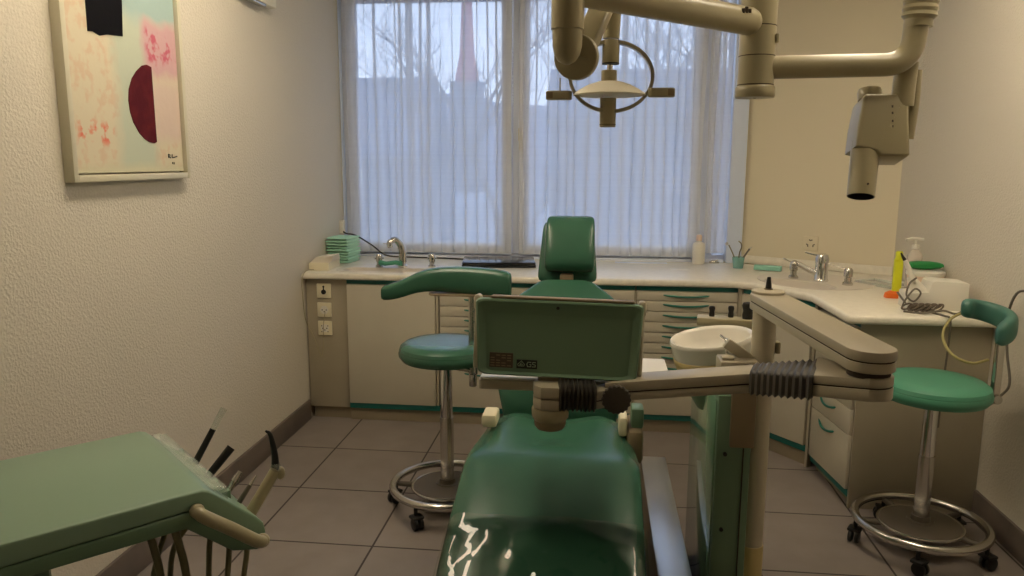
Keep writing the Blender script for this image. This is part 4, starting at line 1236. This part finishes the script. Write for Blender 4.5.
# octagon with a peak, then the letters G and S drawn in strokes
def stroke(g, pts, r=.0011):
    g.tube([TP @ Vector((x, -.0045, z)) for x, z in pts], r, 6)
stroke(g, [(-.103, -.075), (-.105, -.071), (-.095, -.061), (-.086, -.071), (-.088, -.075), (-.103, -.075)])
stroke(g, [(-.099, -.072), (-.095, -.066), (-.091, -.072), (-.099, -.072)])
stroke(g, [(-.068, -.064), (-.078, -.064), (-.080, -.070), (-.078, -.076), (-.069, -.076), (-.069, -.070), (-.073, -.070)], .0014)
stroke(g, [(-.056, -.064), (-.064, -.064), (-.065, -.069), (-.057, -.071), (-.057, -.076), (-.066, -.076)], .0014)
W(g, 'approval_letters', 'ink_white', lb)
g = G(); g.box(-.05, .05, .0, .04, -.13, -.10, .004, T=TP); W(g, 'console_foot', 'brown_beige')

# three black nozzles standing in the shelf, and the pin on the arm top
for (x, y, w, h, lb_) in ((.415, 2.73, .010, .04, 'short black suction nozzle, leftmost of three behind the white bowl'), (.479, 2.72, .010, .044, 'short black suction nozzle in the middle of three behind the white bowl'), (.533, 2.70, .019, .062, 'wide black suction nozzle next to the post behind the white bowl')):
    v = thing('suction_nozzle', lb_, 'nozzle', (x, y, .952), 0, 'suction nozzles behind the bowl')
    G().lathe([(0, 0), (w * .9, 0), (w, h * .25), (w * .85, h * .5), (w * 1.1, h * .8), (w * .9, h * .96), (w * .4, h), (0, h)], n=20).build('nozzle_head', 'black', v)
    G().cyl((0, 0, -.05), (0, 0, .002), w * .6, n=14).build('nozzle_tube', 'cable_grey', v)
t = thing('arm_pin', 'small black pointed pin standing on the hinge of the folding arm', 'pin', (.522, 2.355, 1.117))
G().lathe([(0, 0), (.0095, 0), (.009, .01), (.0055, .036), (.0045, .038), (0, .038)], n=18).build('pin_body', 'black', t)
G().lathe([(0, 0), (.013, 0), (.013, .003), (0, .003)], n=18).build('pin_foot', 'brown_beige', t)

# ---------------------------------------------------------------- ceiling column, lamp, x-ray
t = thing('ceiling_column', 'thick beige ceiling column with a flat collar, hanging over the dental unit', 'ceiling column', (.420, 2.2, 1.67))
G().cyl((0, 0, .02), (0, 0, H - 1.67), .0475, n=44).build('column_tube', 'beige', t)
G().lathe([(0, 0), (.050, 0), (.0525, .004), (.0525, .026), (.049, .031), (0, .031)], n=44).build('end_collar', 'beige', t)
g = G()
for z in (.0325, .108, .185): g.lathe([(.0474, z), (.0480, z + .0005), (.0480, z + .0022), (.0474, z + .0027)], n=44)
g.build('ring_seams', 'gap', t)
G().cyl((0, 0, -.001), (0, 0, .001), .004, n=12).build('screw', 'black', t)
G().cyl((.0, 0, H - 1.67 - .06), (0, 0, H - 1.67), .12, n=48, bev=.01).build('ceiling_rose', 'beige', t)
g = G(); g.box(.040, .050, -.03, -.015, .14, .165, .003); g.build('stop_block', 'beige', t)

lm = thing('operating_lamp', 'beige dental operating lamp on its jointed arm, in front of the window', 'operating lamp', (.42, 2.2, 1.87))
I = rel(lm)
def WL(g, name, m_, parent=lm, smooth=35):
    bmesh.ops.transform(g.bm, matrix=I, verts=g.bm.verts); return g.build(name, m_, parent, smooth=smooth)
A0 = Vector((.412, 2.175, 1.862)); A1 = Vector((-.075, 1.795, 1.880))
dA = (A1 - A0).normalized()
WL(G().tube([A0 + dA * .004, A0 + dA * .010, A0 + dA * .020, A0 + dA * .034, A1 - dA * .0], [.012, .025, .032, .0355, .0355], 28), 'swing_arm', 'beige')
g = G(); s0 = A0 + dA * .055
for k, (a_, b_) in enumerate(((0, .010), (.004, .014), (.008, .008))):
    p = s0 + dA * (.012 * k) + Vector((0.01, -.034, .012)); g.box(-.004, .004, -.003, .003, -a_ * .5, b_, .001, T=Matrix.Translation(p))
WL(g, 'arm_emblem', 'label_brown')
WL(G().tube(fillet([A1 - dA * .03, A1, A1 + Vector((0, 0, -.09))], .05), .037, 28), 'arm_elbow', 'beige')
g = G(); V0 = Vector((-.075, 1.795, 1.84))
g.tube([V0 + Vector((0, 0, .02)), V0 + Vector((0, 0, -.008))], .0345, 28); WL(g, 'upper_tube', 'beige')
WL(G().cyl(V0 + Vector((0, 0, -.008)), V0 + Vector((0, 0, -.011)), .0335, n=28), 'tube_seam', 'gap')
pts = [V0 + Vector((0, 0, z)) for z in (-.011, -.05, -.085, -.105, -.118, -.126)]
WL(G().tube(pts, [.0345, .0345, .0335, .029, .02, .006], 28), 'lower_tube', 'beige')
WL(G().cyl((-.058, 1.825, 1.735), (-.052, 1.852, 1.737), .052, n=44, bev=.006), 'joint_disc', 'beige')
# flat spring arm from the disc up to the lamp neck
sa = Vector((-.045, 1.86, 1.745)); sb = Vector((.030, 2.09, 1.955)); d_ = sb - sa
hz = Vector((1, 0, 0)) - d_.normalized() * d_.normalized().x; hz.normalize(); up = d_.normalized().cross(hz)
g = G(); g.loft([[sa + d_ * k + hz * a_ + up * b_ for a_, b_ in sup(0, 0, .027, .020, 24, 6)] for k in (-.12, 0, 1, 1.05)]); WL(g, 'spring_arm', 'beige')
LY = 2.10
WL(G().tube([(.030, LY, 1.975), (.030, LY, 1.93), (.029, LY, 1.87), (.027, LY, 1.815)], [.030, .025, .022, .0215], 26), 'lamp_neck', 'beige')
g = G(); g.cyl((.027, LY, 1.753), (.027, LY, 1.812), .0225, n=30, bev=.002); WL(g, 'neck_collar', 'beige')
WL(G().cyl((.027, LY, 1.750), (.027, LY, 1.7535), .0225, n=30), 'collar_rim', 'black')
WL(G().cyl((.024, LY, 1.706), (.024, LY, 1.735), .0205, n=30, bev=.002), 'lamp_hub', 'beige')
WL(G().cyl((.0255, LY, 1.735), (.0255, LY, 1.75), .008, n=12), 'lamp_spindle', 'chrome')
g = G(); g.lathe([(0, .0), (.070, .0), (.094, .001), (.0965, .003), (.094, .006), (.078, .017), (.055, .029), (.03, .037), (0, .039)], (.025, LY, 1.669), n=56); WL(g, 'reflector', 'lamp_glass', smooth=50)
g = G(); g.cyl((.023, LY, 1.588), (.023, LY, 1.664), .0215, n=32, bev=.002); WL(g, 'bulb_shield', 'beige')
WL(G().cyl((.023, LY, 1.594), (.023, LY, 1.5955), .0218, n=32), 'shield_ring', 'gap')
# round yoke
yc = Vector((.030, LY, 1.718)); g = G(); rings = []
for k in range(64):
    a = 2 * PI * k / 64; c_ = yc + Vector((.108 * math.cos(a), .012 * math.cos(a), .089 * math.sin(a)))
    rr = Vector((math.cos(a), 0, math.sin(a)))
    rings.append([c_ + rr * p + Vector((0, 1, 0)) * q for p, q in ((-.0045, -.014), (.0045, -.014), (.0045, .014), (-.0045, .014))])
rings.append(rings[0])
g.loft(rings, cap=False); bmesh.ops.remove_doubles(g.bm, verts=g.bm.verts, dist=1e-5); WL(g, 'yoke_ring', 'beige', smooth=50)
for sg, zz in ((-1, 1.671), (1, 1.677)):
    cx_ = .027
    g = G(); g.prism(rrect(min(cx_ + sg * .10, cx_ + sg * .170), max(cx_ + sg * .10, cx_ + sg * .170), LY - .014, LY + .014, .012), zz - .012, zz + .012, .004)
    h_ = WL(g, 'grip', 'beige')
    g = G(); x0, x1 = sorted((cx_ + sg * .150, cx_ + sg * .168)); g.box(x0, x1, LY - .0145, LY + .0145, zz - .009, zz + .009, .002); WL(g, 'grip_insert', 'brown_beige', h_)
WL(G().cyl((-.105, LY - .004, 1.676), (-.105, LY - .004, 1.716), .002, n=8), 'pin', 'beige')

xr = thing('x_ray_head', 'beige dental x-ray head on a bent arm, hanging at the right of the picture', 'x-ray unit', (.47, 2.2, 1.75))
I = rel(xr)
TILT = Matrix.Translation((.78, 2.25, 1.62)) @ Matrix.Rotation(R(-15), 4, 'X') @ Matrix.Translation((-.78, -2.25, -1.632))
def WX(g, name, m_, parent=xr, smooth=35):
    if name in ('housing', 'top_cap', 'cone', 'cone_bore', 'small_marks'): bmesh.ops.transform(g.bm, matrix=TILT, verts=g.bm.verts)
    bmesh.ops.transform(g.bm, matrix=I, verts=g.bm.verts); return g.build(name, m_, parent, smooth=smooth)
WX(G().tube(fillet([(.455, 2.2, 1.750), (.818, 2.2, 1.755), (.826, 2.2, 1.90)], .075, 12), .0305, 30), 'bent_arm', 'beige')
g = G(); pts = []; rs = []
for k in range(26): pts.append((.828 + .0004 * k, 2.2, 1.850 + .009 * k)); rs.append(.0355 if k < 3 else (.0435 if k % 2 else .041))
WX(g.tube(pts, rs, 30), 'ribbed_sleeve', 'beige', smooth=20)
WX(G().cyl((.838, 2.2, 2.07), (.838, 2.2, H), .040, n=30), 'upper_tube', 'beige')
WX(G().tube(fillet([(.822, 2.235, 1.765), (.820, 2.238, 1.70), (.820, 2.24, 1.650)], .03), .029, 24), 'drop_tube', 'beige')
WX(G().tube([(.852, 2.25, 1.745), (.853, 2.25, 1.66), (.848, 2.25, 1.562)], [.016, .0155, .0135], 20), 'thin_tube', 'beige')
# housing: a box that leans, outline drawn from the front, then depth
T = Matrix(((1, 0, 0, 0), (0, 0, -1, 2.305), (0, 1, 0, 0), (0, 0, 0, 1)))
g = G(); g.prism([(.712, 1.674), (.718, 1.684), (.822, 1.684), (.827, 1.680), (.829, 1.517), (.822, 1.511), (.754, 1.512), (.742, 1.526), (.690, 1.540), (.697, 1.60)], 0, .10, .008, T=T, seg=3)
WX(g, 'housing', 'beige')
g = G(); g.lathe([(0, 0), (.031, 0), (.032, .02), (.029, .030), (.012, .035), (0, .035)], (.742, 2.25, 1.682), n=30); WX(g, 'top_cap', 'beige')
g = G(); g.tube([(.729, 2.245, 1.56), (.712, 2.24, 1.408)], [.0375, .0355], 36, cap=False); WX(g, 'cone', 'beige')
g = G(); g.tube([(.728, 2.245, 1.55), (.712, 2.24, 1.4075)], [.033, .0325], 36, cap=False); g.cyl((.7145, 2.241, 1.428), (.7147, 2.241, 1.430), .0328, n=30); WX(g, 'cone_bore', 'black')
g = G(); g.cyl((.719, 2.203, 1.435), (.719, 2.208, 1.435), .003, n=10)
for z in (1.64, 1.622, 1.600, 1.585): g.box(.777, .781, 2.1885, 2.1905, z, z + .006, 0)
WX(g, 'small_marks', 'label_brown')
WX(G().box(.800, .846, 2.24, 2.29, 1.55, 1.68, .008), 'swivel_bracket', 'beige')

# ---------------------------------------------------------------- instrument cart (front left)
AN = R(47)
ct = thing('instrument_cart', 'green instrument console with a sloping nose and beige handle, lower left corner', 'instrument console', (-.821, 1.462, 0), AN)
TC = Matrix.Rotation(PI / 2, 4, 'X')      # (x, y) -> (x, z), swept along -y
LB = .475
top = [(-.56, .745), (-.56, .800), (-.006, .801), (.008, .797), (.112, .702), (.127, .672), (.124, .640), (.105, .622), (.06, .635), (-.035, .724), (-.56, .722)]
g = G()
lower = [(-.56, .722), (-.56, .749), (-.026, .760), (.118, .640), (.108, .624), (.052, .640), (-.043, .723)]
upper = [(-.56, .7505), (-.56, .800), (-.006, .801), (.008, .796), (.108, .704), (.124, .685), (.129, .662), (.120, .6415), (-.026, .7615)]
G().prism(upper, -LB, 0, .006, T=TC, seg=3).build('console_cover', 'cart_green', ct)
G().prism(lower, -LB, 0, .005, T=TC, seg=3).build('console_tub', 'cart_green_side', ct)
# beige handle on the near side of the nose
g = G(); pts = spline([(-.024, -.010, .762), (-.012, -.030, .752), (.04, -.034, .71), (.095, -.030, .662), (.116, -.012, .648)], 6)
g.tube(pts, [.0135 + .001 * math.sin(i / len(pts) * PI) for i in range(len(pts))], 16); g.ball((-.022, -.008, .762), .0155); g.ball((.114, -.012, .650), .016)
g.build('grab_handle', 'yellowed' and 'beige', ct)
# clear strip along the nose
g = G(); g.box(.014, .040, .03, LB - .01, .778, .786, .002, T=Matrix.Translation((0, 0, .0))); g.box(.034, .052, .03, LB - .01, .745, .782, .003)
bmesh.ops.transform(g.bm, matrix=Matrix.Translation((.006, 0, .0)), verts=g.bm.verts); g.build('clear_guard', 'clear', ct)
# rest blocks for the handpieces
for k, yy in enumerate((.40, .32, .24, .16, .08)):
    G().box(.052, .080, yy - .009, yy + .009, .722, .752, .004).build('rest', 'cart_green_side', ct)
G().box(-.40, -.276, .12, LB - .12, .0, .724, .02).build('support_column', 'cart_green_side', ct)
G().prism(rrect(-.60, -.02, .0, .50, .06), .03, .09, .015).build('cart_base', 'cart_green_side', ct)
for x_, y_ in ((-.55, .05), (-.55, .45), (-.08, .05), (-.08, .45)): G().cyl((x_ - .012, y_, .024), (x_ + .012, y_, .024), .024, n=20, bev=.004).build('castor_wheel', 'black', ct)
CM = Matrix.Translation((-.821, 1.462, 0)) @ Matrix.Rotation(AN, 4, 'Z')
def cartp(x, y, z): return CM @ Vector((x, y, z))
def handpiece(name, label, base, tip, segs, hose):
    b_ = cartp(*base); t_ = cartp(*tip)
    v = thing(name, label, 'handpiece', b_, 0, 'handpieces on the instrument console')
    d__ = t_ - b_
    for nm, f0, f1, r0, r1, mm in segs: G().cyl(d__ * f0, d__ * f1, r0, r1, n=18).build(nm, mm, v)
    if hose: G().tube([cartp(*p) - b_ for p in spline(hose, 6)], .0065, 10).build('hose', 'hose_olive', v)
    return v
handpiece('handpiece', 'black handpiece with a clear tip, tallest on the green console', (.075, .30, .745), (.155, .30, .872), (('grip', 0, .62, .0085, .0075, 'black'), ('clear_tip', .62, 1, .0075, .0085, 'clear')), [(.07, .30, .745), (.05, .30, .68), (-.01, .28, .60), (-.06, .26, .45), (-.05, .25, .2)])
handpiece('handpiece', 'short black handpiece on the green console beside the clear-tipped one', (.068, .20, .740), (.132, .20, .803), (('grip', 0, 1, .009, .0105, 'black'), ('back_cap', -.25, 0, .0075, .009, 'cable_grey')), [(.06, .20, .73), (.04, .20, .66), (-.02, .20, .58), (-.03, .22, .40), (-.04, .22, .2)])
handpiece('handpiece', 'metal turbine handpiece on the green console, low near the nose', (.075, .13, .70), (.125, .13, .765), (('body', 0, .7, .0085, .0065, 'chrome_soft'), ('head', .7, 1, .009, .006, 'chrome')), [(.07, .13, .70), (.045, .13, .62), (.03, .12, .5), (.01, .14, .3)])
handpiece('handpiece', 'slim metal scaler handpiece beside the turbine on the green console', (.085, .09, .685), (.145, .085, .765), (('body', 0, .75, .007, .005, 'cable_grey'), ('tip', .75, 1, .004, .0015, 'chrome')), [(.08, .09, .69), (.07, .08, .60), (.05, .06, .5), (.04, .08, .3)])
v = handpiece('air_water_syringe', 'beige syringe handpiece with a long black tip, standing above the cart nose', (.110, .05, .688), (.180, .05, .782), (('body', 0, 1, .014, .013, 'beige'), ('rear_collar', -.12, .02, .015, .016, 'hose_olive')), [(.108, .05, .69), (.10, .05, .60), (.09, .06, .50), (.10, .08, .30)])
bq = cartp(.110, .05, .688)
G().tube([cartp(*p) - bq for p in spline([(.178, .05, .780), (.178, .05, .82), (.170, .05, .868), (.160, .052, .880)], 5)], [.010 - .0005 * i for i in range(16)], 12).build('black_tip', 'black', v)
G().cyl(cartp(.179, .05, .780) - bq, cartp(.179, .05, .797) - bq, .014, .010, n=18).build('clear_collar', 'clear', v)
G().ball(cartp(.188, .046, .772) - bq, .011, (1, 1, 1.5)).build('button', 'beige', v)
# two thick supply hoses under the console
for (x_, y_, lb_) in ((-.055, .06, 'thick olive hose hanging straight under the green console'), (-.10, .09, 'thick olive hose under the green console nearest the wall side')):
    tag(G().tube([cartp(*p) for p in spline([(x_, y_, .722), (x_ + .012, y_, .66), (x_ + .022, y_, .58), (x_ + .03, y_, .40), (x_, y_ + .03, .15), (x_ - .05, y_ + .05, .10)], 6)], .0085, 12).build('supply_hose', 'hose_olive'), lb_, 'hose')

# ---------------------------------------------------------------- ceiling luminaire
def luminaire(x, y, lx, ly, label, strength_mat='fix_diff'):
    t = thing('ceiling_light', label, 'ceiling light', (x, y, H))
    g = G(); g.box(-lx / 2 + .03, lx / 2 - .03, -ly / 2 + .05, ly / 2 - .05, -.04, 0, .006); g.build('light_housing', 'white', t)
    G().box(-lx / 2, lx / 2, -ly / 2 + .02, ly / 2 - .02, -.10, -.038, .012).build('diffuser', strength_mat, t)
luminaire(-1.0, 2.5, .20, 1.6, 'long narrow ceiling light on the left, above the gap between stool and wall')
luminaire(.95, 2.5, .20, 1.6, 'long narrow ceiling light on the right, above the dental unit')

# ---------------------------------------------------------------- world, camera
w = bpy.data.worlds.new('World'); sc.world = w; w.use_nodes = True
nt = w.node_tree; bg = nt.nodes['Background']
tc = nt.nodes.new('ShaderNodeTexCoord'); sp = nt.nodes.new('ShaderNodeSeparateXYZ'); nt.links.new(tc.outputs['Generated'], sp.inputs[0])
mr = nt.nodes.new('ShaderNodeMapRange'); mr.inputs['From Min'].default_value = -.05; mr.inputs['From Max'].default_value = .6
nt.links.new(sp.outputs[2], mr.inputs['Value'])
mxn = nt.nodes.new('ShaderNodeMix'); mxn.data_type = 'RGBA'
mxn.inputs[6].default_value = (.60, .68, .86, 1); mxn.inputs[7].default_value = (.48, .60, .88, 1)
nt.links.new(mr.outputs[0], mxn.inputs[0]); nt.links.new(mxn.outputs[2], bg.inputs[0])
bg.inputs[1].default_value = 3.2

cam = bpy.data.cameras.new('Camera'); co = bpy.data.objects.new('Camera', cam); col.objects.link(co)
cam.sensor_width = 36; cam.lens = 36 * 764 / 1024; cam.clip_start = .05; cam.clip_end = 400
co.matrix_world = Matrix.Translation((0, 0, 1.5)) @ Matrix.Rotation(R(6.3), 4, 'Z') @ Matrix.Rotation(R(90 - 9.5), 4, 'X') @ Matrix.Rotation(R(.25), 4, 'Z')
sc.camera = co
vs = sc.view_settings
vs.view_transform = 'Standard'; vs.look = 'None'; vs.gamma = 1; vs.use_curve_mapping = False
vs.exposure = 0.0
sc.cycles.max_bounces = 10; sc.cycles.transparent_max_bounces = 24
sc.cycles.use_denoising = True
